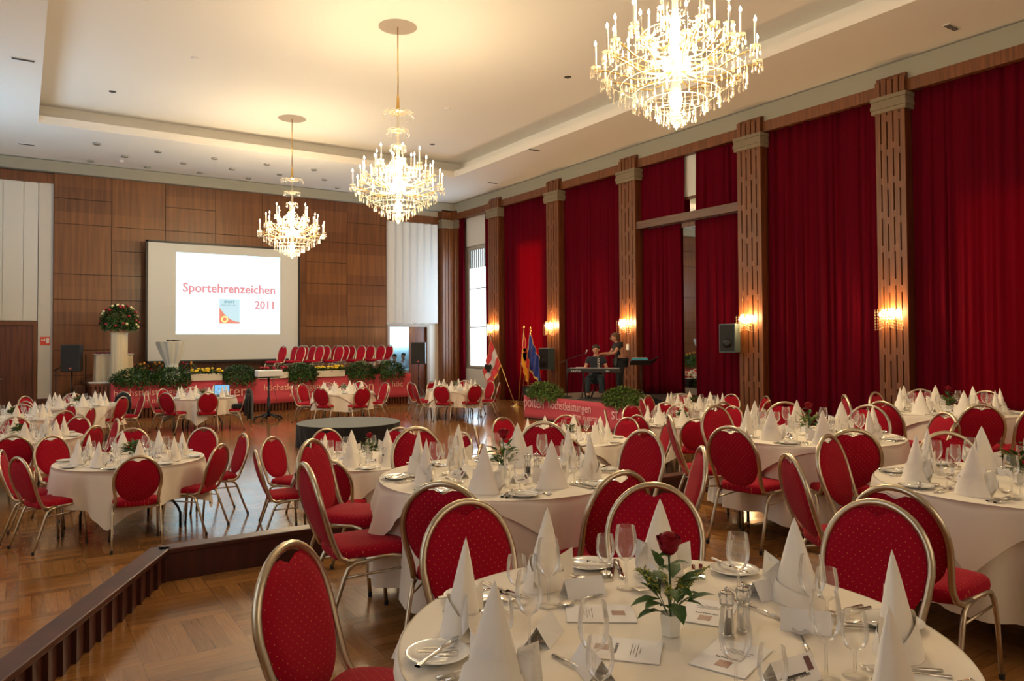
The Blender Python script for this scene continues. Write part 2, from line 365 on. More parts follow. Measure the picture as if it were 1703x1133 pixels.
# corner pilaster at the right end of the back wall
def pilaster(idx, y0, y1, xf, xb=XR, n=5, corner=False):
    root = struct(empty('trim_%d' % idx, (xf, (y0+y1)/2, 0))); w = y1-y0; h = w/2
    D = xb-xf
    MB().box((.05, -h, 0), (D, h, 7.12)).build('shaft', WOODP if corner else WOODD, root)
    sw = w/(n+(n-1)*.30); gp_ = sw*.30
    for k in range(n):
        a = -h+k*(sw+gp_); t = 7.04+.04*((k+idx) % 2)
        MB().box((0, a, 0), (.06, a+sw, t)).build('slat', WOODP, root)
    g = MB()
    for k in range(n-1):
        a = -h+k*(sw+gp_)+sw
        z = .3+.12*(k % 2)
        while z < 6.3: g.box((.003, a-.001, z), (.055, a+gp_+.001, z+.13)); z += .66
    g.build('bridge_block', WOODP, root)
    g = MB(); 
    for q in range(4): g.box((-.06-.012*(q % 2), -h-.05-.012*(q % 2), 6.42+.08*q), (D, h+.05+.012*(q % 2), 6.495+.08*q))
    g.build('capital', STONE, root)
    return root
PIL = [(22.12, 22.81), (18.62, 19.26), (15.14, 15.80), (11.0, 11.66), (7.69, 8.27)]
for i, (a, b) in enumerate(PIL): pilaster(8+i, a, b, 13.96)
# corner: stepped pilaster on the back wall, turning
cp = struct(empty('trim_13', (13.56, YB, 0)))
MB().box((0, -.35, 0), (.5, 0, 7.12)).box((.5, -.55, 0), (.89, 0, 7.12)).build('shaft', WOODP, cp)
g = MB()
for k in range(4): g.box((.02+.12*k, -.38, 0), (.11+.12*k, -.34, 7.06))
for k in range(3): g.box((.52+.12*k, -.58, 0), (.61+.12*k, -.54, 7.08))
g.box((.46, -.55, 0), (.5, -.35, 7.06)); g.build('slat', WOODP, cp)
g = MB()
for q in range(4): e = .05+.012*(q % 2); g.box((-e, -.35-e-.04, 6.42+.08*q), (.5, 0, 6.495+.08*q)); g.box((.5-e, -.55-e-.04, 6.42+.08*q), (.89, 0, 6.495+.08*q))
g.build('capital', STONE, cp)

# ------------------------------------------------------------ curtains and windows of the right wall
def velvet():
    m = mat('red_velvet', (.14, .001, .008), .9, sheen=.05, spec=.08); nt = m.node_tree; b = nt.nodes['Principled BSDF']
    b.inputs['Sheen Tint'].default_value = (1, .05, .1, 1)
    nt.links.new(mixc(nt, noise(nt, coords(nt, (1, 6, .25)), 2, 3), (.080, .0003, .006), (.150, .0008, .012)), b.inputs['Base Color'])
    out = [n for n in nt.nodes if n.type == 'OUTPUT_MATERIAL'][0]
    t = N(nt, 'ShaderNodeBsdfTranslucent'); t.inputs[0].default_value = (.50, .001, .012, 1); mx = N(nt, 'ShaderNodeMixShader'); mx.inputs[0].default_value = .22
    nt.links.new(b.outputs[0], mx.inputs[1]); nt.links.new(t.outputs[0], mx.inputs[2]); nt.links.new(mx.outputs[0], out.inputs[0]); return m
VELVET = velvet()
def curtain(y0, y1, z0, z1, label, seed, x=14.2, amp=.055, per=.25):
    r = random.Random(seed); L = y1-y0; ph = [r.uniform(0, 6.28) for _ in range(4)]; nu = max(24, int(L*46)); nv = 14
    def fn(u, v):
        y = y0+u*L; q = y*2*pi/per
        a = amp*(.75+.25*sin(1.1*y+ph[0]))*(.8+.35*(1-v))
        w = sin(q+1.7*sin(q*.23+ph[1])+1.2*sin(.37*q+ph[2]))*(.7+.3*sin(.61*q+ph[3]))
        xx = x+a*w+.02*sin(.11*q+ph[3])*(1-v)+.012*sin(q*2.1+3*v+ph[0])
        return (xx, y+.012*cos(q), z0+(z1-z0)*v)
    g = MB().grid(fn, nu, nv)
    o = g.build('curtain', VELVET, smooth=True)
    s = o.modifiers.new('thick', 'SOLIDIFY'); s.thickness = .004
    return tag(o, label, 'curtain', 'red velvet curtains along the right wall')
curtain(24.95, 25.35, .02, 6.78, 'narrow gathered red curtain left of the open daylit window', 1, amp=.08, per=.14)
curtain(22.82, 23.35, .02, 6.78, 'narrow gathered red curtain right of the daylit window, behind the striped flag', 2, amp=.08, per=.14)
curtain(19.27, 22.11, .02, 6.78, 'closed red curtain glowing with daylight behind the blue flag', 3)
curtain(15.81, 18.61, .02, 6.78, 'closed red curtain behind the seated keyboard player', 4)
curtain(13.72, 15.13, .62, 5.06, 'long red curtain below the beam, left of the mirror strip', 5)
curtain(11.67, 13.18, .02, 5.06, 'long red curtain below the beam, right of the mirror strip', 6)
curtain(13.52, 15.13, 5.28, 6.78, 'short red curtain above the beam, left of the white gap', 7)
curtain(11.67, 13.16, 5.28, 6.78, 'short red curtain above the beam, right of the white gap', 8)
curtain(8.28, 10.99, .02, 6.78, 'closed dark red curtain behind the middle-right tables', 9)
curtain(4.2, 7.68, UP+.02, 6.78, 'closed dark red curtain at the right edge, lit by the last sconce', 10)
struct(MB().box((14.0, 11.6, 5.07), (14.14, 15.2, 5.27)).build('trim_14', wood('beam_wood', (.10, .045, .03), (.15, .07, .042), (2, 1, 12), .4, .2)))
# mirror strip behind the curtain gap
mi = struct(empty('wall_mirror', (14.28, 13.4, 0)))
MB().box((0, -.6, .64), (.02, .6, 4.95)).build('mirror_glass', mat('mirror', (.8, .8, .78), .02, 1), mi)
MB().box((-.005, -.6, 5.3), (.02, .6, 5.64)).build('mirror_glass', MATS['mirror'], mi)
MB().box((-.02, -.6, 4.95), (.03, .6, 5.08)).box((-.02, -.6, 5.64), (.03, .6, 5.72)).box((-.01, -.62, .6), (.02, .62, .66)).build('mirror_frame', WOODD, mi)
MB().box((-.01, -.6, 5.72), (.02, .6, 6.76)).build('blind', HANG, mi)
def window(idx, y0, y1, z0, z1, e, col, bars=2):
    root = struct(empty('window_%d' % idx, (14.36, (y0+y1)/2, z0))); h = (y1-y0)/2; H = z1-z0
    MB().box((.05, -h, 0), (.06, h, H)).build('pane', emis('daylight_%d' % idx, col, e), root)
    g = MB().box((0, -h-.07, -.07), (.09, -h, H+.07)).box((0, h, -.07), (.09, h+.07, H+.07)).box((0, -h, -.07), (.09, h, 0)).box((0, -h, H), (.09, h, H+.07))
    g.build('window_frame', mat('window_grey', (.42, .40, .36), .5), root)
    g = MB()
    for k in range(1, bars+1): g.box((.02, -h, H*k/(bars+1)-.015), (.06, h, H*k/(bars+1)+.015))
    g.build('glazing_bar', MATS['window_grey'], root)
    return root
w1 = window(1, 23.45, 24.85, 1.12, 5.50, 2.6, (.86, .96, 1))
g = MB()
for k in range(9): g.box((.03, -.6+.15*k, 3.7), (.045, -.5+.15*k, 4.38))
g.build('blind', mat('slat_blue', (.35, .45, .5), .6), w1, loc=(0, 0, 0))
MB().box((-.03, -.85, 4.55), (.02, .85, 5.64)).build('roller_blind', HANG, w1)
window(2, 19.9, 21.3, .9, 5.3, 16, (1, .97, .95), 1)
window(3, 16.6, 17.6, .9, 4.4, 3, (.9, .95, 1), 1)
window(4, 4.7, 6.9, .9, 4.6, 6.5, (.62, .62, 1), 1)
struct(MB().box((14.30, 22.8, .02), (XR, 25.4, 1.0)).build('trim_15', mat('parapet_white', (.62, .63, .62), .85)))

# ------------------------------------------------------------ kerb around the raised floor
def kerb(name, a, b, z, hgt, label, step, zig):
    a = Vector((a[0], a[1], 0)); b = Vector((b[0], b[1], 0)); d = b-a; L = d.length
    root = struct(empty(name, (a.x, a.y, z), atan2(d.y, d.x)))
    MB().box((-.02, -.07, hgt-.035), (L+.02, .07, hgt)).build('cap_rail', WOODK, root, bevel=.008)
    g = MB(); x = 0; 
    while x < L-.02:
        w = min(step, L-x)
        M = Matrix.Translation((x, 0, 0)) @ Matrix.Rotation(zig, 4, 'Z')
        g.box((0.0, -.055, 0.001), (w*1.0, .03, hgt-.035), M); x += step
    g.build('panel', KPAN, root); 
    MB().box((0, 0, -z+.001), (L, .05, hgt-.035)).build('core', KPAN, root)
    return root
kerb('trim_16', (.8, 5.56), (XR-.02, 5.56), UP, .22, '', .42, .0)
kerb('trim_17', (KA.x+kd.x*7.1+.04, KA.y+kd.y*7.1), (.8, 5.56), UP, .22, '', .14, .17)

# ------------------------------------------------------------ banquet chair
def yb(z): return -.195-.28*max(z-.45, 0)-.05*sin(max(z-.45, 0)/.48*pi)*.4
def make_chair():
    root = empty('banquet_chair')
    # frame loop around the oval back, running down to the seat rail
    side = [(.205, -.06, .428), (.202, -.15, .425), (.196, -.188, .445), (.192, yb(.49), .49), (.196, yb(.54), .54), (.206, yb(.61), .61)]
    arc = [(.213*cos(a), yb(.69+.24*sin(a)), .69+.24*sin(a)) for a in [pi*k/18 for k in range(0, 19)]]
    path = side+arc+[(-x, y, z) for x, y, z in side[::-1]]
    MB().tube(path, .0152, 10).build('back_frame', GOLD, root, True)
    g = MB(); nr, nt = 7, 32
    for sgn in (1, -1):
        def fn(u, v, sgn=sgn):
            a = 2*pi*u; t = v
            x = .200*t*(abs(cos(a))**.92)*(1 if cos(a) >= 0 else -1); s = sin(a)
            b = .222; z = .690+b*t*(abs(s)**.95)*(1 if s >= 0 else -1)
            if s > 0: z -= .036*math.exp(-(x/.042)**2)*t**4*s
            th = .021*sqrt(max(1-t**5, 0))
            return (x, yb(z)+sgn*th+(.004 if sgn > 0 else 0), z)
        g.grid(fn, nt, nr, True)
    g.build('backrest', FBACK, root, True)
    g = MB()
    prof = [(.0, .418), (.93, .418), (.985, .425), (1.0, .445), (.985, .468), (.93, .482), (.7, .491), (.001, .495)]
    vs = []; n = 36
    for t, z in prof:
        for k in range(n):
            a = 2*pi*k/n; c, s = cos(a), sin(a); e = .42
            x = (abs(c)**e)*(1 if c >= 0 else -1)*.212; y = (abs(s)**e)*(1 if s >= 0 else -1)*.218
            x *= 1+.05*y/.2; vs.append((x*t, y*t+.01, z))
    g.add(vs, [(i*n+k, i*n+(k+1) % n, (i+1)*n+(k+1) % n, (i+1)*n+k) for i in range(len(prof)-1) for k in range(n)]).build('seat', FSEAT, root, True)
    g = MB()
    for sx in (-1, 1): g.tube([(sx*.216, .165, .352), (sx*.216, -.165, .345)], .007, 6)
    g.tube([(-.205, .12, .408), (.205, .12, .408)], .008, 6).tube([(-.205, -.1, .405), (.205, -.1, .405)], .008, 6)
    g.build('stretcher', GOLD, root, True)
    for sx in (-1, 1):
        for pts in ([(sx*.205, -.06, .425), (sx*.21, .10, .428), (sx*.213, .155, .415), (sx*.216, .185, .375), (sx*.222, .205, .25), (sx*.228, .225, .012)],
                    [(sx*.205, -.0, .423), (sx*.21, -.11, .412), (sx*.213, -.15, .39), (sx*.216, -.175, .34), (sx*.222, -.235, .17), (sx*.228, -.295, .012)]):
            l = MB().tube(pts, .0122, 8).build('leg', GOLD, root, True)
            p = pts[-1]; MB().lathe([(.013, -.012), (.0135, .016), (.011, .02)], 8, p).build('rubber_foot', RUBBER, l)
    return root
CHAIR = make_chair()
def chair(top, z0, face, label, group):
    d = Vector(face).normalized(); loc = (top[0]+d.x*.335, top[1]+d.y*.335, z0)
    return place(CHAIR, 'chair', loc, atan2(d.y, d.x)-pi/2, label, 'chair', group)

TABLES = {'T1': (1.56, 1.56, 0.45), 'T2': (2.55, 4.0, 0.45), 'T5': (5.79, 4.09, 0.45), 'T6': (9.0, 4.5, 0.45), 'T7': (4.85, 2.03, 0.45), 'T3': (3.23, 7.8, 0), 'T4': (6.03, 7.85, 0), 'T8': (8.72, 8.42, 0), 'T9': (10.9, 10.2, 0), 'T10': (1.04, 9.35, 0), 'T11': (0, 12.35, 0), 'T12': (1.02, 18.2, 0), 'T13': (-0.1, 15.6, 0), 'T14': (3.63, 19.0, 0), 'T15': (7.0, 18.65, 0), 'T16': (9.8, 17.75, 0)}
CHAIRS = {'T1': [(0.73, 2.49), (1.55, 2.74), (2.46, 2.56), (2.95, 1.76)],
'T2': [(1.3, 4.07), (1.65, 5.03), (2.56, 5.28), (1.66, 3.14), (3.59, 5.0), (2.55, 2.87), (3.86, 4.1), (3.55, 3.25)],
'T5': [(4.82, 4.82), (5.86, 5.22), (4.53, 3.89), (6.78, 5.07), (5.12, 3.24), (7.1, 4.32), (6.95, 3.5), (6.09, 2.99)],
'T6': [(8.19, 5.3), (8.91, 5.35), (7.64, 4.51), (9.88, 5.3), (8.04, 3.7), (10.17, 4.62), (8.39, 3.34)],
'T7': [(3.72, 2.77), (4.67, 3.16), (3.28, 1.89), (5.5, 2.78)],
'T10': [(-0.17, 9.54), (-0.02, 8.84), (0.31, 10.65), (1.23, 10.97), (0.98, 8.22), (2.03, 10.48), (1.85, 8.64), (2.3, 9.49)],
'T3': [(2.03, 7.96), (2.47, 8.95), (3.29, 9.39), (2.43, 6.87), (4.12, 8.94), (4.54, 8.01), (4.18, 6.97)],
'T4': [(4.94, 8.43), (5.9, 9.27), (5.23, 6.88), (6.84, 8.96), (7.35, 8.15), (7.24, 7.25)],
'T8': [(7.8, 9.21), (8.81, 9.71), (7.69, 8.33), (9.54, 9.3), (8.0, 7.46), (10.01, 8.5), (9.81, 7.7)],
'T9': [(9.96, 10.68), (10.6, 11.18), (9.63, 9.71), (11.51, 11.12), (10.44, 9.09), (12.18, 10.38), (12.24, 9.57), (11.27, 8.78)],
'T11': [(-0.07, 10.93), (-0.06, 13.77), (0.77, 13.26), (0.86, 11.59), (1.21, 12.49)],
'T13': [(0.03, 16.63), (0.63, 14.47), (0.81, 16.04), (1.05, 14.99)],
'T12': [(0.08, 19.06), (0.09, 17.37), (0.99, 19.48), (1.99, 19.25), (1.8, 17.51), (2.28, 18.37)],
'T14': [(2.48, 19.22), (2.88, 19.86), (2.71, 18.27), (3.63, 20.31), (3.54, 17.86), (4.57, 18.37)],
'T15': [(5.87, 19.28), (6.29, 19.84), (6.15, 17.98), (7.07, 20.05), (7.98, 19.96), (7.04, 17.41), (8.34, 19.0), (8.07, 18.21)],
'T16': [(8.94, 18.78), (8.65, 17.91), (9.56, 18.66), (8.96, 16.98), (10.59, 18.61), (9.79, 16.64), (11.01, 17.86), (10.72, 16.94)]}
TP = {'T1': 'nearest table', 'T2': 'table just behind the nearest', 'T3': 'lower table before the black podium', 'T4': 'lower table facing the small stage',
      'T5': 'middle-right raised table', 'T6': 'far-right table by the curtains', 'T7': 'table cut by right edge', 'T8': 'nearer table below the mirror strip',
      'T9': 'farthest table below the mirror strip', 'T10': 'left table next to the kerb', 'T11': 'second table along left edge', 'T13': 'third table along left edge',
      'T12': 'farthest table at far left', 'T14': 'laptop table', 'T15': 'table below the stage chairs', 'T16': 'table beside the striped flag'}
for k, l in CHAIRS.items():
    c = TABLES[k]; s = sorted(l, key=lambda p: pix((p[0], p[1], c[2]+.9))[0])
    for i, p in enumerate(s):
        f = (c[0]-p[0], c[1]-p[1])
        chair(p, c[2], f, 'red oval-backed banquet chair, %s at the %s' % (ordn(i, len(s)), TP[k]), 'banquet chairs around the round tables')

# ------------------------------------------------------------ round tables and their cloths
R = .76
def make_table():
    root = empty('round_table')
    MB().lathe([(0.001, .715), (R-.01, .715), (R-.004, .725), (R-.004, .742), (R-.01, .748), (.001, .748)], 48).build('tabletop', wood('table_ply', (.3, .2, .1), (.4, .28, .15)), root)
    for k in range(4):
        a = pi/4+k*pi/2; c, s = cos(a), sin(a)
        MB().tube([(c*.30, s*.30, .715), (c*.30, s*.30, .5), (c*.34, s*.34, .42), (c*.50, s*.50, .22), (c*.53, s*.53, .15), (c*.53, s*.53, .0)], .014, 8).build('leg', BLACK, root, True)
    return root
TBL = make_table()
def drape(seed, side, round_drop=None, rot=0., t0=.0):
    r = random.Random(seed); ph = [r.uniform(0, 6.28) for _ in range(6)]; g = MB(); nu, nv = 144, 12
    def drop(a):
        if round_drop: return round_drop*(1+.05*sin(3*a+ph[0]))
        q = (a+rot+pi/4) % (pi/2)-pi/4
        d = side/2/cos(q)-R
        return d*.5+.19 if side > 2 else max(d, .012)
    def fn(u, v):
        a = 2*pi*u; d = drop(a)*v
        sh = min(d/.05, 1)
        wv = .5*sin(9*a+ph[1])+.35*sin(14*a+ph[2]+1.5*sin(2*a+ph[4]))+.25*sin(23*a+ph[3])
        q = (a+rot+pi/4) % (pi/2)-pi/4
        cone = 0 if (round_drop or side < 2) else math.exp(-((abs(q)-pi/4)/.16)**2)
        rr = R+.006+t0+d*(.07+.06*sin(5*a+ph[5]))+wv*.075*min(d/.35, 1.2)*(1-.6*cone)+cone*.07*d+(t0*1.5+.16*d if t0 else 0)
        ez = .010*(1-cos(min(d/.02, 1)*pi/2)); rr -= .008*(1-sin(min(d/.02, 1)*pi/2))
        return (rr*cos(a), rr*sin(a), .7515+t0-ez*.5-d*.985)
    g.grid(fn, nu, nv, True)
    top = [(0, 0, .7515+t0)]; n = nu
    g2 = [((R-.003+t0)*cos(2*pi*k/n), (R-.003+t0)*sin(2*pi*k/n), .7515+t0) for k in range(n)]
    o = len(g.v); g.v += top+g2
    g.f += [(o, o+1+k, o+1+(k+1) % n) for k in range(n)]+[(o+1+k, k, (k+1) % n, o+1+(k+1) % n) for k in range(n)]
    return g
def smoothsolid(o, t=.0015):
    s = o.modifiers.new('thick', 'SOLIDIFY'); s.thickness = t; s.offset = 1; return o
for i, (k, (x, y, z)) in enumerate(TABLES.items()):
    up_ = z > .1
    place(TBL, 'table', (x, y, z), .3+i*.7, 'round folding table with black legs under white cloths: the %s' % TP[k], 'table', 'round banquet tables')
    rot = {'T1': .3, 'T2': .89, 'T5': .78, 'T6': 1.17, 'T7': .65, 'T4': .61, 'T16': .6, 'T15': .79, 'T10': .75}.get(k, i*.9)
    ov = up_ or k in ('T3', 'T4', 'T15', 'T16', 'T12')
    g = drape(i*3+1, 2.15, (.60 if up_ else .43), 0) if ov else drape(i*3+1, 2.22, None, rot+.4)
    o = g.build('tablecloth', LINEN, None, True, loc=(x, y, z)); tag(o, 'long white linen cloth draped over the %s' % TP[k], 'tablecloth', 'white cloths on the round tables')
    if ov:
        o = drape(i*3+1, 1.58, None, rot, .005).build('overlay_cloth', LINEN, None, True, loc=(x, y, z))
        tag(o, 'square white overlay cloth with hanging corner points on the %s' % TP[k], 'tablecloth', 'square overlay cloths')

# ------------------------------------------------------------ place settings
def make_napkin():
    root = None; g = MB()
    def fn(u, v):
        a = 2*pi*u; w = (1-v)**.86; c, s = cos(a), sin(a)
        x = .092*w*(abs(c)**.8)*(1 if c > 0 else -1); y = .056*w*(abs(s)**1.25)*(1 if s > 0 else -1)
        return (x*(1+.04*sin(5*a)), y+.012*v, .272*v)
    g.grid(fn, 28, 12, True)
    def cuff(u, v):
        a = 2*pi*u; h = .055+.05*max(0, -sin(a))+.015*cos(a); zz = v*h; w = (1-zz/.272)**.80; c, s = cos(a), sin(a)
        return (.099*w*(abs(c)**.8)*(1 if c > 0 else -1), .063*w*(abs(s)**1.2)*(1 if s > 0 else -1), zz)
    g.grid(cuff, 28, 5, True)
    g.add([(.072, .0, .0), (.118, .035, .055), (.110, .03, .145), (.060, .015, .12), (.04, .035, .01), (.08, .045, .0)], [(0, 1, 2, 3), (0, 3, 4), (1, 5, 4), (1, 4, 3, 2)])
    g.add([(-.06, .02, .0), (-.105, .05, .03), (-.10, .05, .12), (-.05, .03, .10)], [(0, 1, 2, 3)])
    return g.build('napkin', NAPK, None, True)
def make_plate():
    root = empty('bread_plate')
    MB().lathe([(0.001, .004), (.045, .004), (.05, 0), (.055, .004), (.066, .010), (.085, .015), (.087, .017), (.084, .018), (.066, .013), (.055, .008), (.001, .007)], 36).build('plate', CHINA, root, True)
    return root
def make_glass(tall):
    if tall: p = [(.033, 0), (.033, .0015), (.012, .004), (.0045, .010), (.0036, .05), (.0038, .088), (.009, .094), (.024, .105), (.035, .128), (.0385, .150), (.0365, .18), (.031, .212)]
    else: p = [(.030, 0), (.030, .0015), (.011, .004), (.0045, .010), (.0038, .04), (.0042, .058), (.010, .064), (.023, .074), (.031, .092), (.0335, .110), (.0315, .135), (.0275, .158)]
    return MB().lathe(p, 24, caps=False).build('wine_glass' if tall else 'water_glass', GLASS, None, True)
def make_knife():
    g = MB().grid(lambda u, v: ((.0075+.002*cos(v*6))*cos(2*pi*u), -.11+v*.11, .006+.004*sin(2*pi*u)), 8, 7, True)
    g.add([(-.007, 0, .006), (.004, 0, .006), (.009, .03, .006), (.009, .085, .006), (.0, .105, .006), (-.007, .09, .006), (-.007, 0, .008), (.004, 0, .008), (.009, .03, .007), (.009, .085, .007), (.0, .105, .007), (-.007, .09, .008)],
          [(0, 1, 2, 3, 4, 5)[::-1], (6, 7, 8, 9, 10, 11)]+[(i, (i+1) % 6, 6+(i+1) % 6, 6+i) for i in range(6)])
    return g.build('knife', STEEL, None, True)
def make_fork():
    g = MB().tube([(0, -.10, .004), (0, -.03, .007), (0, .02, .006)], [.008, .005, .003], 6, flat=.5).grid(lambda u, v: ((u-.5)*(.006+.018*min(v*2, 1)), .02+v*.035, .005+.003*sin(v*3)), 4, 5)
    for k in range(4): g.tube([(-.0105+.007*k, .052, .007), (-.0105+.007*k, .085, .005), (-.0105+.007*k, .097, .008)], .0013, 5)
    return g.build('fork', STEEL, None, True)
def make_spoon():
    g = MB().tube([(0, -.10, .004), (0, -.03, .008), (0, .035, .006)], [.008, .005, .003], 6, flat=.5)
    g.grid(lambda u, v: (.021*v*cos(2*pi*u), .062+.031*v*sin(2*pi*u), .002+.009*v*v), 16, 5, True)
    return g.build('spoon', STEEL, None, True)
def make_tent(blank=False):
    root = empty('name_card'); w, h, d = .055, .045, .03
    MB().add([(-w, -d, 0), (w, -d, 0), (w, 0, h), (-w, 0, h), (w, d, 0), (-w, d, 0), (-w, -d+.0012, 0), (w, -d+.0012, 0), (w, 0, h-.0015), (-w, 0, h-.0015), (w, d-.0012, 0), (-w, d-.0012, 0)],
             [(0, 1, 2, 3), (3, 2, 4, 5), (7, 6, 9, 8), (8, 9, 11, 10), (0, 6, 7, 1), (4, 10, 11, 5), (1, 7, 8, 2), (2, 8, 10, 4), (0, 3, 9, 6), (3, 5, 11, 9)]).build('folded_card', PAPER, root)
    if blank: return root
    M = Matrix.Translation((0, -d/2-.0006, h/2)) @ Matrix.Rotation(atan2(h, d), 4, 'X')
    MB().box((.03, -.004, 0), (.044, .022, .0008), M).build('printed_crest', mat('crest_brown', (.16, .06, .06), .6), root)
    MB().box((-.035, -.008, 0), (.02, -.004, .0006), M).build('printed_line', mat('print_ink', (.06, .05, .05), .7), root)
    return root
def make_mill(pepper):
    root = empty('pepper_mill' if pepper else 'salt_mill')
    MB().lathe([(.021, 0), (.022, .006), (.019, .012), (.0185, .045), (.0165, .075), (.017, .082), (.0125, .084)], 20, caps=False).build('body', GLASSP, root, True)
    MB().lathe([(.014, .088), (.0205, .092), (.0195, .104), (.0235, .118), (.021, .124), (.008, .127)], 20, caps=False).build('head', GLASSP, root, True)
    MB().lathe([(.018, .082), (.018, .088)], 20).tube([(0, 0, .05), (0, 0, .125)], .0025, 6).lathe([(.018, .123), (.015, .128), (.005, .130)], 16).ball((0, 0, .135), .0065).box((-.012, -.012, .003), (.012, .012, .009)).build('grinder', STEEL, root, True)
    MB().lathe([(.013, .012), (.0135, .02), (.0135, .044), (.011, .052), (.001, .054)], 14).build('peppercorns' if pepper else 'salt', mat('peppercorn', (.03, .022, .018), .8) if pepper else mat('salt_white', (.8, .78, .75), .8), root, True)
    return root
def petals(g, c, r, seed, n=14):
    rr = random.Random(seed)
    for k in range(n):
        a = k*2.4; t = k/n; q = r*(.15+.70*t); w = r*(.75+.6*t); tilt = .02+.38*t
        def fn(u, v, a=a, q=q, w=w, tilt=tilt, t=t):
            th = a+(u-.5)*w/q*1.0 if q > .002 else a
            h = r*(1.35-.35*t)*v-r*.45
            rad = q*(.35+.65*sin(min(v*1.35, 1.25)*pi/2.2))+tilt*v*v*r*.35
            return (c[0]+rad*cos(th), c[1]+rad*sin(th), c[2]+h-(u-.5)**2*r*.8*v)
        g.grid(fn, 6, 5)
    g.ball((c[0], c[1], c[2]+r*.1), (r*.72, r*.72, r*.85)); return g
def make_centre(rose=True, seed=1):
    root = empty('flower_arrangement'); r = random.Random(seed)
    MB().lathe([(.001, 0), (.026, 0), (.028, .003), (.033, .062), (.030, .062), (.025, .01)], 6).build('vase', CHINA, root)
    g = MB(); g2 = MB(); st = MB()
    if rose: st.tube([(0, 0, .03), (.004, 0, .13), (.002, .004, .235)], .0032, 6)
    for k in range(26 if rose else 60):
        a = k*2.399+r.uniform(-.2, .2); el = r.uniform(-.15, 1.0); R0 = r.uniform(.01, .04)
        p = Vector((R0*cos(a), R0*sin(a), .065+r.uniform(0, .05)+(.05 if k % 4 == 0 else 0)))
        d = Vector((cos(a)*cos(el), sin(a)*cos(el), sin(el)+.1)); L = r.uniform(.055, .10)
        (g if k % 3 else g2).leaf(p+d*.01, d, L, L*.5, droop=.5)
    for k in range(5):
        a = k*2.1+.5; p = Vector((.0, 0, .18+.012*k)); g.leaf(p, Vector((cos(a), sin(a), .3)), .055, .026, droop=.5)
    so = MB()
    for k in range(7):
        a = k*.9+.4; b = Vector((.01*cos(a), .01*sin(a), .06)); e = Vector(((.05+.03*(k % 3))*cos(a), (.05+.03*(k % 3))*sin(a), .15+.025*(k % 3)))
        mid = (b+e)/2+Vector((0, 0, .02)); st.tube([b, mid, e], .0012, 4)
        for q in range(26):
            t = .35+.65*q/26; pp = b.lerp(e, t)+Vector((0, 0, .02*(1-abs(2*t-1)))); dd = Vector((r.uniform(-1, 1), r.uniform(-1, 1), r.uniform(-.3, 1)))
            so.leaf(pp, dd, .016, .007)
    g.v += [(x, y, z) for x, y, z in g2.v]; g.f += [tuple(i+len(g.v)-len(g2.v) for i in f) for f in g2.f]
    g.build('leaves', LEAF, root); st.build('stem', STEM, root); so.build('filler_sprig', SOLID, root)
    if rose: petals(MB(), (.002, .004, .255), .041, 5, 22).build('rose_bloom', ROSE, root, True)
    else:
        q = MB()
        for k in range(4): q.ball((.03*cos(k*1.6), .03*sin(k*1.6), .13), .016)
        q.build('bloom', REDB, root, True)
    return root
PR = dict(napkin=make_napkin(), plate=make_plate(), tall=make_glass(1), small=make_glass(0), knife=make_knife(), fork=make_fork(), spoon=make_spoon(), tent=make_tent(), blank=make_tent(True), pepper=make_mill(1), salt=make_mill(0), centre=make_centre(True, 3), posy=make_centre(False, 8))
CAT = dict(napkin='napkin', plate='plate', tall='wine glass', small='water glass', knife='knife', fork='fork', spoon='spoon', tent='name card')
DESC = dict(napkin='white peaked napkin', plate='small white bread plate', tall='tall stemmed wine glass', small='smaller stemmed glass', knife='steel table knife', fork='steel table fork', spoon='steel soup spoon', tent='white folded name card')
GRP = dict(napkin='peaked napkins on the tables', plate='bread plates on the tables', tall='tall wine glasses on the tables', small='smaller stemmed glasses on the tables', knife='knives laid on the tables', fork='forks laid on the tables', spoon='spoons laid on the tables', tent='name cards on the tables')
TOPZ = .7575
def seen(p, m=70):
    x, y, z = pix(p); return z > .5 and -m < x < 1703+m and y < 1133+m*1.6
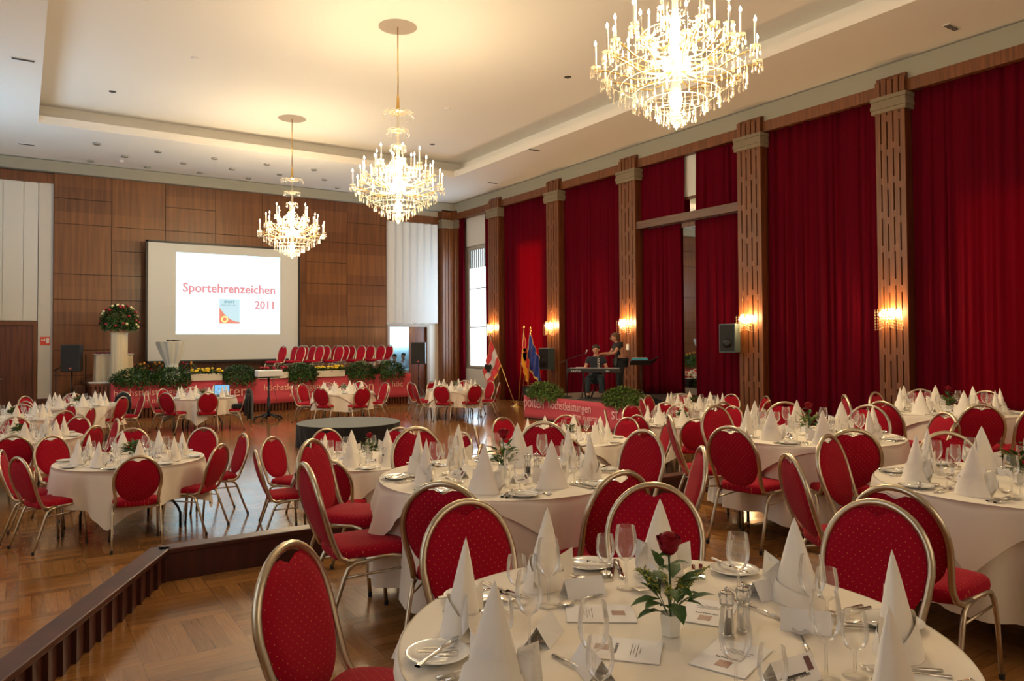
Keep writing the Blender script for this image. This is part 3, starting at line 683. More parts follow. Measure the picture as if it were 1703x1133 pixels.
def settings(k, angs, rn=None):
    cx, cy, z0 = TABLES[k]; rr = random.Random(hash(k) % 1000 if False else sum(map(ord, k))); dep = pix((cx, cy, z0+.75))[2]
    top = z0+TOPZ; seats = []
    for j, a in enumerate(angs):
        r0 = rn[j] if rn else .54+rr.uniform(-.03, .03)
        seats.append((a, r0, cx+r0*cos(a), cy+r0*sin(a)))
    items = []
    for a, r0, nx, ny in seats:
        rh = Vector((cos(a), sin(a), 0)); T = Vector((-sin(a), cos(a), 0)); C0 = Vector((cx, cy, top))
        def at(r, t): return C0+rh*r+T*t
        L = []
        L.append(('napkin', Vector((nx, ny, top)), a+pi/2+rr.uniform(-.5, .5)))
        L.append(('plate', at(.61, -.27), a))
        L.append(('tall', at(.40+rr.uniform(-.02, .02), .12), 0)); L.append(('small', at(.46+rr.uniform(-.02, .02), .19), 0))
        if dep < 13:
            L.append(('knife', at(.58, .14), a+pi/2+rr.uniform(-.1, .1))); L.append(('fork', at(.58, -.15), a+pi/2+rr.uniform(-.1, .1)))
            L.append(('tent', at(.27, -.06+rr.uniform(-.04, .04)), a+pi/2+rr.uniform(-.4, .4)))
        if dep < 7:
            L.append(('knife2', at(.59, .165), a+pi/2+rr.uniform(-.1, .1))); L.append(('fork2', at(.57, -.125), a+pi/2+rr.uniform(-.1, .1)))
            L.append(('spoon', at(.58, .19), a+pi/2+rr.uniform(-.1, .1))); L.append(('spoon2', at(.36, .01), a)); L.append(('knife3', at(.61, -.26)+Vector((0, 0, .017)), a+pi/2+.5))
        items.append(L)
    order = sorted(range(len(seats)), key=lambda j: pix((seats[j][2], seats[j][3], top))[0])
    vis = [j for j in order if seen((seats[j][2], seats[j][3], top+.1))]
    for i, j in enumerate(vis):
        for kind, p, rz in items[j]:
            kk = kind.rstrip('23')
            if not seen(p): continue
            if k == 'T1' and kk == 'tent': continue
            w = {'knife2': 'inner ', 'fork2': 'inner ', 'knife3': 'butter-plate ', 'spoon2': 'dessert '}.get(kind, 'outer ' if kind in ('knife', 'fork') else '')
            ds = DESC[kk] if not w else DESC[kk].replace('steel table ', 'steel '+w).replace('steel soup ', 'steel '+w)
            if kk == 'napkin': lab = '%s, %s on the %s' % (ds, ordn(i, len(vis)), TP[k])
            else: lab = '%s at napkin %s, %s' % (ds, ordn(i, len(vis)), TP[k])
            place(PR[kk], kk, p, rz, lab, CAT[kk], GRP[kk])
    if dep < 11 and k != 'T4':
        place(PR['pepper'], 'pepper', (cx+.12, cy-.10, top), 0, 'clear pepper mill beside the flowers on the %s' % TP[k], 'pepper mill', 'pepper mills')
        place(PR['salt'], 'salt', (cx+.185, cy-.105, top), 0, 'clear salt mill beside the flowers on the %s' % TP[k], 'salt mill', 'salt mills')
    key = 'centre' if k in ('T1', 'T3', 'T5', 'T6', 'T2') else 'posy'
    place(PR[key], key, (cx, cy, top), .7 if k == 'T1' else 2.1*cx, ('red rose and leaves' if key == 'centre' else 'green posy')+' in white vase on the %s' % TP[k], 'flowers', 'table flower arrangements')
settings('T1', [radians(q) for q in (143, -177, 95, 49, -4, -45, -90, -131)], [.60, .62, .55, .57, .53, .60, .66, .62])
for k in ('T2', 'T5', 'T6', 'T7', 'T3', 'T4', 'T8', 'T9', 'T10', 'T11', 'T13', 'T12', 'T14', 'T15', 'T16'):
    ph = {'T2': .02, 'T5': .03, 'T6': -.05, 'T7': .0, 'T3': 0, 'T4': .0, 'T8': .0, 'T9': .15, 'T10': .05}.get(k, .1)
    settings(k, [ph+pi/4*q for q in range(8)])
# things particular to the nearest table
TZ = UP+TOPZ
tp = [((1.566, 1.966), 2.9, 'blank white folded card left of the rose, behind the menus, nearest table'), ((1.247, 1.744), -2.5, 'white folded card end-on by the left glasses, nearest table'), ((2.064, 1.613), -.15, 'white folded card right of the salt mill, nearest table'),
      ((1.915, 1.372), -.95, 'large white folded card with shaded end by right glasses, nearest table'), ((1.85, 1.922), 1.1, 'white folded card standing right behind the rose, nearest table'), ((1.224, 1.503), -1.9, 'white folded card seen through the front-left glass, nearest table'), ((1.60, 1.19), -.1, 'name card with red crest at the front of the nearest table')]
for (x, y), rz, lab in tp:
    bk_ = 'tent' if 'crest' in lab else 'blank'
    o = place(PR[bk_], bk_, (x, y, TZ), rz, lab, 'name card', 'name cards on the tables'); o.scale = (1.25, 1.25, 1.25)
INK = MATS['print_ink']
def menu(x, y, rz, lab, n):
    root = empty('menu_card', (x, y, TZ), rz); tag(root, lab, 'menu', 'menus on the nearest table')
    MB().box((-.105, -.074, .0005), (.105, .074, .003)).build('card', PAPER, root)
    MB().box((-.075, -.018, .0032), (-.035, .018, .0036)).build('crest', mat('crest_photo', (.28, .13, .10), .5), root)
    txt('MENÜKARTE', .012, INK, (-.012, -.034, .0034), (0, 0, pi/2), root, 'heading', extr=.0003)
    g = MB()
    for q, (a, b) in enumerate(((-.04, .04), (-.03, .03), (-.045, .045), (-.02, .02))): g.box((.025+.008*q, a, .0032), (.0265+.008*q, b, .0035))
    g.build('small_print', INK, root)
menu(1.50, 1.80, -.62+pi, 'printed menu card behind and left of the rose vase', 1); menu(1.375, 1.56, -.85, 'printed menu card in front and left of the rose vase', 2)
menu(1.78, 1.62, .55, 'printed menu card behind the pepper mill, right of rose', 3); menu(1.58, 1.36, .35, 'printed menu card in front of the rose, right side', 4)
c1 = [o for o in bpy.data.objects if o.get('label', '').startswith('name card with red crest')][0]
MT = Matrix.Translation((0, -.0156, .0225)) @ Matrix.Rotation(atan2(.045, .03), 4, 'X')
t = txt('Messinger Ulrike', .0115, INK, (0, 0, 0), (0, 0, 0), c1, 'lettering', extr=.0003); t.matrix_local = MT @ Matrix.Translation((-.05, -.012, .0012))

# ------------------------------------------------------------ chandeliers
def point(name, loc, e, col, rad, parent=None):
    l = bpy.data.lights.new(name, 'POINT'); l.energy = e; l.color = col; l.shadow_soft_size = rad
    o = bpy.data.objects.new(name, l); o.location = loc; COL.objects.link(o)
    if parent: o.parent = parent
    return o
def drop(g, p, L=.06, r=.009):
    x, y, z = p; g.tube([(x, y, z), (x, y, z-L*.45)], .0022, 4); g.lathe([(.001, -L*.45), (r*.6, -L*.6), (r, -L*.85), (r*.7, -L*.97), (.0005, -L)], 6, (x, y, z), caps=False)
def arm_parts(root, ang, r1, zb, zt, ztop, beads):
    """one S-curved arm, with drip pan, candle, flame bulb and crystal drops"""
    c, s = cos(ang), sin(ang)
    def q(r, z): return (r*c, r*s, z)
    pts = [q(.05, zb), q(r1*.25, zb-.06), q(r1*.5, zb-.07), q(r1*.72, zb+.0), q(r1*.88, zt-.02), q(r1, zt-.03), q(r1, zt)]
    a = MB().tube(pts, .0095, 6).build('arm', CRG, root, True)
    MB().lathe([(.012, 0), (.05, .012), (.056, .024), (.045, .02), (.01, .012)], 12, q(r1, zt), caps=False).build('drip_pan', CRYST, a, True)
    MB().lathe([(.012, 0), (.012, ztop-zt-.03)], 8, q(r1, zt+.02)).build('candle', CANDLE, a, True)
    MB().lathe([(.001, 0), (.014, .012), (.016, .026), (.008, .048), (.001, .065)], 8, q(r1, ztop-.005), caps=False).build('flame_bulb', FLAME, a, True)
    g = MB()
    for k in range(beads):
        b = 2*pi*k/beads; x, y, z = q(r1, zt+.015); drop(g, (x+.052*cos(b), y+.052*sin(b), z), .085 if k % 2 else .12, .011)
    for t in (.35, .55, .75): 
        i = int(t*6); x, y, z = pts[i]; drop(g, (x, y, z-.01), .13, .011)
    tag(g.build('crystal_fringe', CRYST, a), kind='stuff')
CRG = mat('gilt_arm', (.85, .62, .26), .25, .9)
def make_chandelier():
    root = empty('chandelier')   # origin at the bottom finial
    MB().lathe([(.36, 3.735), (.36, 3.745), (.001, 3.745)], 40).build('ceiling_rose', mat('rose_plate', (.36, .30, .25), .6), root)
    MB().tube([(0, 0, 3.74), (0, 0, 2.42)], .012, 8).build('rod', GOLD2, root, True)
    MB().lathe([(.001, 2.1), (.03, 2.1), (.032, 2.2), (.026, 2.38), (.012, 2.46)], 12).build('rod_sleeve', GOLD2, root, True)
    g = MB(); g.lathe([(.001, .0), (.012, .015), (.02, .035), (.055, .07), (.07, .11), (.05, .16), (.03, .19), (.05, .22), (.06, .27), (.07, .33), (.06, .38), (.04, .42), (.035, .6), (.07, .68), (.08, .76), (.05, .84), (.03, .95), (.045, 1.05), (.06, 1.15), (.035, 1.25), (.03, 1.36), (.055, 1.45), (.03, 1.52), (.02, 1.7), (.04, 1.78), (.02, 1.85), (.018, 2.1)], 16, caps=False)
    g.build('stem_column', CRYST, root, True)
    n = 0
    for cnt, r1, zb, zt, ztop, off in ((12, .84, .62, .68, .93, 0), (12, .66, .78, .90, 1.14, .26), (6, .42, 1.0, 1.12, 1.38, .1)):
        for k in range(cnt): arm_parts(root, off+2*pi*k/cnt, r1, zb, zt, ztop+.015*(k % 2), 8)
    for k, (a, r) in enumerate(((0, .12), (1.26, .12), (2.5, .12), (3.77, .12), (5.0, .12))):
        MB().lathe([(.001, 0), (.03, .02), (.036, .06), (.02, .12), (.001, .15)], 10, (r*cos(a), r*sin(a), .62), caps=False).build('inner_bulb', FLAME2, root, True)
    # bowls, upper crowns and festoons
    for z, r, m in ((1.44, .15, 14), (1.74, .21, 16), (2.08, .29, 18)):
        g = MB()
        g.lathe([(.02, z-.03), (r*.5, z), (r*.62, z+.03), (r*.45, z+.015)], 16, caps=False)
        for k in range(m):
            a = 2*pi*k/m; e = (r*cos(a), r*sin(a), z+.03)
            g.tube([(.03*cos(a), .03*sin(a), z-.03), (r*.6*cos(a), r*.6*sin(a), z+.05), e], .004, 5); drop(g, e, .10, .010)
        g.build('upper_crown', CRYST, root)
    g = MB(); rr = random.Random(4)
    for ring, (r, z, L, m) in enumerate(((.10, .16, .12, 10), (.20, .22, .14, 18), (.32, .30, .14, 26), (.45, .38, .14, 32), (.58, .48, .14, 36), (.72, .57, .15, 40), (.22, .95, .12, 16), (.35, 1.02, .10, 20))):
        for k in range(m):
            a = 2*pi*k/m+ring*.1; drop(g, (r*cos(a), r*sin(a), z+rr.uniform(-.02, .02)), L*rr.uniform(.8, 1.15), .012)
        g.tube([(r*cos(2*pi*k/24), r*sin(2*pi*k/24), z) for k in range(24)], .005, 4, True)
    for k in range(24):      # bead festoons from the column to the arm tips
        a = 2*pi*k/24; r1, z1 = (.84, .70) if k % 2 == 0 else (.66, .92)
        for q in range(1, 18):
            t = q/18; r = .06+(r1-.06)*t; z = 1.3-(1.3-z1)*t-.20*sin(pi*t); g.lathe([(.0005, -.009), (.009, 0), (.0005, .009)], 4, (r*cos(a), r*sin(a), z), caps=False)
    tag(g.build('crystal_festoon', CRYST, root), kind='stuff')
    point('candle_light', (0, 0, 1.05), CH_E, CH_COL, .42, root)
    point('candle_light', (0, 0, .30), CH_E*.25, CH_COL, .30, root)
    return root
CHD = make_chandelier()
place(CHD, 'chd', (6.0, 19.75, 4.26), 0, 'farthest crystal candle chandelier, hanging in front of the projection screen edge', 'chandelier', 'crystal chandeliers over the hall')
place(CHD, 'chd', (5.92, 12.9, 4.26), .2, 'middle crystal candle chandelier on gilt rod, centre of the photo', 'chandelier', 'crystal chandeliers over the hall')
place(CHD, 'chd', (5.76, 5.6, 4.26), .37, 'nearest and largest crystal candle chandelier, cut by the top edge', 'chandelier', 'crystal chandeliers over the hall')

# ------------------------------------------------------------ wall sconces
def make_sconce():
    root = empty('wall_sconce')
    MB().lathe([(.05, 0), (.05, .02), (.02, .03)], 16).build('backplate', GOLD2, root).rotation_euler = (0, -pi/2, 0)
    for k, yy in enumerate((-.17, -.09, -.03, .03, .09, .17)):
        a = MB().tube([(-.02, 0, -.02), (-.09, yy*.6, -.09), (-.15, yy, -.06), (-.15, yy, -.02)], .006, 6).build('arm', CRG, root, True)
        MB().lathe([(.01, 0), (.035, .01), (.038, .016)], 10, (-.15, yy, -.02), caps=False).build('drip_pan', CRYST, a, True)
        MB().lathe([(.01, 0), (.01, .10)], 8, (-.15, yy, -.01)).build('candle', CANDLE, a, True)
        MB().lathe([(.001, 0), (.018, .014), (.022, .032), (.012, .056), (.001, .08)], 8, (-.15, yy, .09-.05*(k%2)), caps=False).build('flame_bulb', FLAME, a, True)
    g = MB()
    for k in range(17):
        for q in range(7): drop(g, (-.17+.04*cos(k*.9), -.25+.50*k/16, .20-.055*q+.03*cos((k-8)*.35)), .075, .011)
    for k in range(4):
        for q in range(30): g.lathe([(.0004, -.006), (.006, 0), (.0004, .006)], 4, (.0-.012, -.21+.14*k, -.25+.028*q), caps=False)
    tag(g.build('crystal_fringe', CRYSB, root), kind='stuff')
    point('sconce_light', (-.14, 0, .10), 110, (1, .62, .26), .08, root)
    return root
SCN = make_sconce()
pn = ['leftmost, beside the striped flag', 'above the wall loudspeaker left of keyboard', 'behind the standing woman', 'beside the middle-right wall loudspeaker', 'rightmost, beside the right-edge curtain']
for i, (a, b) in enumerate(PIL):
    place(SCN, 'scn', (13.95, (a+b)/2, 2.44), 0, 'lit crystal wall sconce on wood pilaster, '+pn[i], 'wall light', 'crystal sconces on the pilasters')

# ------------------------------------------------------------ ceiling fittings
def make_down():
    root = empty('downlight')
    MB().lathe([(.075, -.035), (.085, -.035), (.09, 0), (.001, 0)], 20).build('trim_ring', mat('spot_metal', (.45, .43, .38), .35, .8), root, True)
    MB().lathe([(.001, -.025), (.074, -.025)], 20).build('lens', mat('spot_lens', (.2, .19, .17), .3), root); return root
DN = make_down()
dl = [(1.67, 22.83), (1.68, 25.08), (2.46, 23.96), (3.18, 22.87), (3.19, 25.07), (4.03, 23.95), (4.68, 22.85), (4.69, 25.04), (5.43, 23.99), (6.16, 22.8), (6.19, 25.08), (6.88, 23.97), (7.59, 22.74), (8.34, 23.95), (9.2, 25.03)]
dl.sort(key=lambda p: pix((*p, ZC))[0])
for i, p in enumerate(dl):
    row = 'front row' if p[1] < 23.3 else ('back row' if p[1] > 24.6 else 'middle row')
    rowl = [q for q in dl if (q[1] < 23.3) == (p[1] < 23.3) and (q[1] > 24.6) == (p[1] > 24.6)]
    place(DN, 'dn', (*p, ZC), 0, 'round metal ceiling spotlight before the stage wall, %s, %s' % (row, ordn(rowl.index(p), len(rowl))), 'downlight', 'ceiling spotlights over the stage')
def plain(o, label, cat, group=None): return tag(o, label, cat, group)
SPOT = mat('dark_recess', (.05, .04, .035), .6)
for i, ((x, y), m_, l) in enumerate([((1.77, 19.86), SPOT, 'dark recessed spot in the raised ceiling, upper left'), ((3.0, 16.58), WHITEP, 'pale smoke detector in the raised ceiling, upper left'), ((9.07, 16.76), WHITEP, 'pale smoke detector right of the middle chandelier'), ((10.35, 20.1), SPOT, 'dark recessed spot right of the middle chandelier crown'), ((10.29, 13.33), SPOT, 'dark recessed spot left of the nearest chandelier')]):
    plain(MB().lathe([(.001, -.03 if m_ is WHITEP else -.012), (.06, -.03 if m_ is WHITEP else -.012), (.085, 0), (.001, 0)], 18).build('ceiling_spot' if m_ is SPOT else 'smoke_detector', m_, loc=(x, y, ZT)), l, 'ceiling fitting')
plain(MB().lathe([(.001, -.05), (.04, -.05), (.07, -.02), (.07, 0), (.001, 0)], 18).build('smoke_detector', WHITEP, loc=(2.44, 24.6, ZC)), 'white smoke detector among the spotlights over the stage', 'ceiling fitting')
for (x, y), l in (((0.0, 16.76), 'slot vent in the lower ceiling at the upper left edge'), ((.1, 23.89), 'slot vent in lower ceiling above the white hanging'), ((12.02, 17.15), 'slot vent in lower ceiling right of the middle chandelier'), ((13.39, 6.53), 'pale slot vent in lower ceiling, upper right corner'), ((13.35, 21.5), 'small pale slot vent over the daylit window corner')):
    v = empty('ceiling_vent', (x, y, ZC)); tag(v, l, 'vent')
    MB().box((-.2, -.06, -.012), (.2, .06, 0)).build('frame', WHITEP, v); g = MB()
    for k in range(3): g.box((-.18, -.045+.035*k, -.016), (.18, -.025+.035*k, -.012))
    g.build('slot', SPOT, v)

# ------------------------------------------------------------ main stage
SX0, SX1, SY, SZ = 1.5, 10.5, 22.0, 1.0
g = MB().box((SX0, SY+.06, SZ-.06), (SX1, YB-.2, SZ)).box((SX0+.05, SY+.12, 0), (SX1-.05, YB-.2, SZ-.06))
tag(g.build('stage', WOODD), 'long wooden stage platform below the projection screen', 'stage')
sk = empty('stage_skirt', (0, SY, 0)); tag(sk, 'dark fluted wooden skirting under the red stage banner', 'skirting')
g = MB(); x = SX0+.05
while x < SX1-.05: g.box((x, .03, .02), (x+.05, .09, .94)); x += .095
g.build('flute', WOODD, sk); MB().box((SX0+.02, -.02, 0), (SX1, .08, .06)).build('plinth', WOODP, sk)
def banner(root, name, p0, p1, z0, z1, seed):
    a = Vector(p0); d = Vector(p1)-a; L = d.length; n = Vector((d.y, -d.x)).normalized()
    g = MB().grid(lambda u, v: (a.x+d.x*u+n.x*.012*sin(u*L*3+seed)*(1-v), a.y+d.y*u+n.y*.012*sin(u*L*3+seed)*(1-v), z0+(z1-z0)*v+.02*(1-v)*sin(u*L*1.3)), max(30, int(L*12)), 6)
    o = g.build(name, BANNER, root, True); s = o.modifiers.new('thick', 'SOLIDIFY'); s.thickness = .006; return o
sb = empty('stage_banner', (0, 0, 0)); tag(sb, 'long red fabric banner with pale lettering along the stage front', 'banner')
banner(sb, 'banner_cloth', (1.97, SY+.0), (SX1+.02, SY+.0), .30, 1.03, 1)
banner(sb, 'banner_cloth', (SX1+.03, SY+.0), (SX1+.03, SY+1.6), .28, 1.03, 2)
def star(g, c, r, M, th=.006):
    o = []
    for k in range(10): a = pi/2+k*pi/5; q = r if k % 2 == 0 else r*.42; o.append((c[0]+q*cos(a), c[1]+q*sin(a)))
    for k in range(10):
        p, q = Vector(o[k]), Vector(o[(k+1) % 10]); d = (q-p).normalized(); nn = Vector((-d.y, d.x))*th
        g.add([M @ Vector((p.x, p.y, 0)), M @ Vector((q.x, q.y, 0)), M @ Vector((q.x+nn.x, q.y+nn.y, 0)), M @ Vector((p.x+nn.x, p.y+nn.y, 0))], [(0, 1, 2, 3), (3, 2, 1, 0)])
def lettered(root, M, x, what, s=1.0):
    rot = M.to_euler()
    def T(st, size, dx, dz): txt(st, size, LETTER, M @ Vector((x+dx, dz, 0)), rot, root, 'lettering', .95)
    if what == 'h': T('höchstleistungen', .275*s, 0, .66); T('mitten in europa', .18*s, .75, .46)
    if what == 's':
        T('st.pölten', .43*s, 0, .54); g = MB()
        for k in range(5): a = pi*(.78-.14*k); star(g, (x+1.02*s+.52*s*cos(a), .76+.18*s*sin(a)), .065*s, M)
        g.build('star_outline', LETTER, root)
SM = Matrix.Translation((0, SY-.022, 0)) @ Matrix.Rotation(pi/2, 4, 'X')
lettered(sb, SM, 2.02, 'h', .95); lettered(sb, SM, 3.98, 's'); lettered(sb, SM, 5.86, 'h', .95); lettered(sb, SM, 7.82, 's'); 
txt('höc', .26, LETTER, SM @ Vector((9.85, .62, 0)), SM.to_euler(), sb)

def bush(name, c, r, n, seed, leaf=(.07, .045), m=LEAF, label='', cat='plant', group=None, hang=0):
    root = empty(name, c); tag(root, label, cat, group); rr = random.Random(seed); g = MB(); st = MB()
    for k in range(n):
        a = rr.uniform(0, 2*pi); u = rr.uniform(-.55, 1); q = sqrt(max(0, 1-u*u)); ra = rr.uniform(.72, 1.05)
        p = Vector((r[0]*q*cos(a)*ra, r[1]*q*sin(a)*ra, r[2]*u*ra))
        if hang and p.y < 0 and rr.random() < .4: p.z -= rr.uniform(0, hang); 
        d = Vector((p.x/r[0]+rr.uniform(-.6, .6), p.y/r[1]+rr.uniform(-.6, .6), p.z/r[2]*.6+rr.uniform(-.6, .3)))
        if d.length < .1: d = Vector((1, 0, 0))
        g.leaf(p, d, leaf[0]*rr.uniform(.7, 1.3), leaf[1]*rr.uniform(.7, 1.3), droop=.6)
    for k in range(14): a = k*2.4; st.tube([(0, 0, -r[2]*.3), (r[0]*.5*cos(a), r[1]*.5*sin(a), r[2]*.2), (r[0]*.9*cos(a), r[1]*.9*sin(a), 0)], .006, 4)
    g.build('foliage', m, root); st.build('stem', STEM, root); return root
PLANTER = mat('planter_cream', (.66, .60, .48), .7)
bl = [(2.52, .55, .27), (3.45, .50, .27), (5.2, .50, .30), (7.0, .50, .30), (8.85, .52, .30), (9.85, .48, .34)]
for i, (x, rx, rz) in enumerate(bl):
    bush('green_shrub', (x, SY+.10, SZ+.10), (rx, .28, rz), 2200, i, (.06, .042), label='dense green trailing shrub on stage front edge, %s of the six' % ordn(i, 6), cat='shrub', group='green shrubs along the stage edge', hang=.16)
def flower_box(x0, x1, y, z, bm, seed, label):
    root = empty('flower_box', ((x0+x1)/2, y, z)); tag(root, label, 'flower box'); h = (x1-x0)/2
    MB().box((-h, -.1, .001), (h, .1, .19)).build('trough', PLANTER, root, bevel=.01)
    rr = random.Random(seed); g = MB(); f = MB()
    for k in range(420): g.leaf(Vector((rr.uniform(-h, h), rr.uniform(-.1, .1), rr.uniform(.14, .26))), Vector((rr.uniform(-1, 1), rr.uniform(-1, 1), rr.uniform(0, 1))), .07, .04)
    g.build('foliage', LEAF, root)
    for k in range(int(h*70)):
        p = (rr.uniform(-h, h), rr.uniform(-.14, .11), rr.uniform(.25, .34)); f.ball(p, (.042, .042, .028), 7, 4)
    tag(f.build('blossoms', bm, root, True), kind='stuff'); return root
flower_box(3.9, 4.72, SY+.05, SZ, YELLOW, 1, 'cream trough of yellow flowers on the stage edge, left of the laptop table')
flower_box(7.42, 8.30, SY+.05, SZ, YELLOW, 2, 'cream trough of yellow flowers on stage edge, before the stage chairs')
flower_box(5.7, 6.58, SY+.05, SZ, REDB, 3, 'cream trough of red flowers on stage edge, behind the projector')
for i, (x, y) in enumerate(((3.1, 23.6), (3.5, 23.75), (3.75, 23.5), (4.15, 23.7), (2.75, 23.4))):
    r_ = empty('potted_flower', (x, y, SZ)); tag(r_, 'potted red and yellow flowers on stage behind the high table, %s' % ordn([4, 0, 1, 2, 3].index(i) if False else sorted([2.75, 3.1, 3.5, 3.75, 4.15]).index(x), 5), 'flowers', 'potted flowers behind the high table')
    MB().lathe([(.001, 0), (.10, 0), (.13, .2), (.11, .2), (.1, .05)], 14).build('pot', PLANTER if i % 2 else mat('pot_blue', (.25, .4, .6), .5), r_, True)
    rr = random.Random(i); g = MB(); f = MB(); f2 = MB()
    for k in range(160): a = rr.uniform(0, 6.3); q = rr.uniform(.02, .2); g.leaf(Vector((q*cos(a), q*sin(a), rr.uniform(.15, .42))), Vector((cos(a), sin(a), rr.uniform(-.3, .9))), .1, .05)
    for k in range(9): a = rr.uniform(0, 6.3); q = rr.uniform(.04, .2); (f if k % 2 else f2).ball((q*cos(a), q*sin(a), rr.uniform(.3, .48)), .035, 7, 4)
    g.build('foliage', LEAF, r_); f.build('red_bloom', REDB, r_, True); f2.build('yellow_bloom', mat('orange_bloom', (.8, .35, .02), .6), r_, True)

# chairs standing on the stage in two rows
ROWA = [(6.74, 23.0), (7.3, 23.0), (7.89, 23.0), (8.53, 23.0), (9.27, 23.0), (9.95, 23.0)]
ROWB = [(7.31, 23.6), (7.87, 23.6), (8.31, 23.6), (8.95, 23.6), (9.84, 23.6), (10.5, 23.6)]
ROWC = [(7.8, 24.2), (8.33, 24.2), (8.86, 24.2), (9.39, 24.2), (9.92, 24.2), (10.45, 24.2)]
for row, l in (('front', ROWA), ('middle', ROWB), ('back', ROWC)):
    for i, p in enumerate(l):
        chair(p, SZ, (-.93, -.36), 'red oval-backed chair standing on the stage, %s row, %s' % (row, ordn(i, len(l))), 'banquet chairs lined up on the stage')

# projection screen
ps = empty('projection_screen', (5.55, 25.2, 0)); tag(ps, 'large white projection screen in black frame showing a red title', 'screen')
sx0, sx1 = 3.24-5.55, 7.86-5.55
MB().box((sx0, 0, 1.5), (sx1, .02, 5.15)).build('screen_sheet', mat('screen_fabric', (.66, .66, .62), .8), ps)
MB().box((sx0-.06, -.02, 1.44), (sx0, .04, 5.21)).box((sx1, -.02, 1.44), (sx1+.06, .04, 5.21)).box((sx0-.06, -.02, 5.15), (sx1+.06, .04, 5.21)).box((sx0-.06, -.02, 1.44), (sx1+.06, .04, 1.5)).build('frame', BLACK, ps)
g = MB()
for s_ in (sx0+.05, sx1-.1): g.box((s_, .02, SZ), (s_+.05, .07, 1.5)).box((s_-.02, -.35, SZ), (s_+.07, .35, SZ+.04))
g.build('stand', BLACK, ps)
MB().box((4.03-5.55, -.006, 2.32), (7.25-5.55, -.002, 4.88)).build('projected_image', emis('projected_light', (.60, .90, 1), 1.9), ps)
PRED = emis('projected_red', (1, .38, .38), .95)
a = txt('Sportehrenzeichen', .39, PRED, (4.22-5.55, -.008, 3.66), (pi/2, 0, 0), ps, 'title_text', .97, .001, bold=.009)
txt('2011', .36, PRED, (6.42-5.55, -.008, 3.16), (pi/2, 0, 0), ps, 'title_text', .95, .001, bold=.009)
pl = MB().box((5.32-5.55, -.010, 2.66), (5.95-5.55, -.007, 3.45)).build('projected_poster', emis('poster_blue', (.72, .95, 1), 1.0), ps)
n_ = 14; g = MB(); X0, X1, Z0 = 5.32-5.55, 5.95-5.55, 2.66
vs = [(X0, -.012, Z0)]+[(X0+(X1-X0)*k/n_, -.012, Z0+.06+.46*(1-k/n_)**2.2) for k in range(n_+1)]+[(X1, -.012, Z0)]
g.add(vs, [(0, k+2, k+1) for k in range(n_)]+[(0, n_+2, n_+1)]).build('poster_wave', emis('poster_red', (1, .33, .22), 1.0), ps)
g = MB(); g.grid(lambda u, v: (X0+.16+(.06+.05*v)*cos(2*pi*u), -.014, Z0+.14+(.06+.05*v)*sin(2*pi*u)), 20, 2, True).build('poster_ring', emis('poster_yellow', (1, .85, .3), 1.3), ps)
PBL = emis('poster_ink', (.3, .62, .68), .8)
txt('SPORT', .11, PBL, (X0+.14, -.014, Z0+.66), (pi/2, 0, 0), ps, 'poster_text', 1, .001, bold=.003); txt('EHRENZEICHEN', .066, PBL, (X0+.04, -.014, Z0+.57), (pi/2, 0, 0), ps, 'poster_text', 1, .001)

# high table with draped cloth and two microphones
ht = empty('high_table', (3.56, 22.85, SZ)); tag(ht, 'cocktail high table in gathered white stretch cover on the stage', 'table')
def hc(u, v):
    a = 2*pi*u; z = 1.08*v
    r = .21-.06*v/.42 if v < .42 else .15+(.40-.15)*((v-.42)/.58)**.85
    r *= 1+(.07*sin(9*a)+.04*sin(15*a+1))*(1 if v < .95 else .3); return (r*cos(a), r*sin(a), z+.002)
MB().grid(hc, 90, 16, True).lathe([(.40, 1.08), (.39, 1.087), (.001, 1.088)], 40).build('stretch_cover', cloth('cocktail_cover', (.66, .66, .60), .8, 6, .2), ht, True)
MB().lathe([(.155, .43), (.162, .45), (.155, .47)], 24, caps=False).build('tie_band', MATS['cocktail_cover'], ht, True)
for i, dx in enumerate((-.12, .03)):
    mm = empty('microphone', (3.56+dx, 22.82, SZ+1.09)); tag(mm, 'black microphone lying on the high table, %s one' % ('left', 'right')[i], 'microphone')
    MB().ball((0, 0, .028), .028, 10, 8).build('mesh_head', BLACK, mm, True); MB().tube([(.02, 0, .025), (.20, .03, .014)], [.016, .011], 10).build('handle', BLACK, mm, True)

# table with beige drape, tall fluted vase with flowers
bt = empty('side_table', (2.14, 23.3, SZ)); tag(bt, 'rectangular table with pleated beige cloth at left end of stage', 'table')
def bc(u, v):
    p = u*4; k = int(min(p, 3.999)); t = p-k; c4 = [(-.44, -.35), (.44, -.35), (.44, .35), (-.44, .35)]; A = c4[k]; B = c4[(k+1) % 4]
    x = A[0]+(B[0]-A[0])*t; y = A[1]+(B[1]-A[1])*t; w = 1+(.05*sin(u*130)+.03*sin(u*57))*(1-v); return (x*w, y*w, .01+.73*v)
MB().grid(bc, 160, 4, True).build('pleated_cloth', BEIGE, bt, True); MB().box((-.47, -.38, .74), (.47, .38, .755)).build('tabletop_cloth', mat('runner_white', (.7, .68, .64), .8), bt)
bf = MB(); rr = random.Random(9)
for k in range(46): bf.ball((rr.uniform(-.4, .4), rr.uniform(-.28, .28), .785), .03, 6, 4)
for o in (tag(bf.build('rose_heap', mat('dusky_rose', (.20, .03, .03), .7), None, True, loc=(2.14, 23.3, SZ)), 'low row of dark red roses lying on the beige-draped table', 'flowers', kind='stuff'),): pass
vs_ = empty('floor_vase', (2.22, 22.62, SZ)); tag(vs_, 'tall fluted cream column vase standing before the beige-draped table', 'vase')
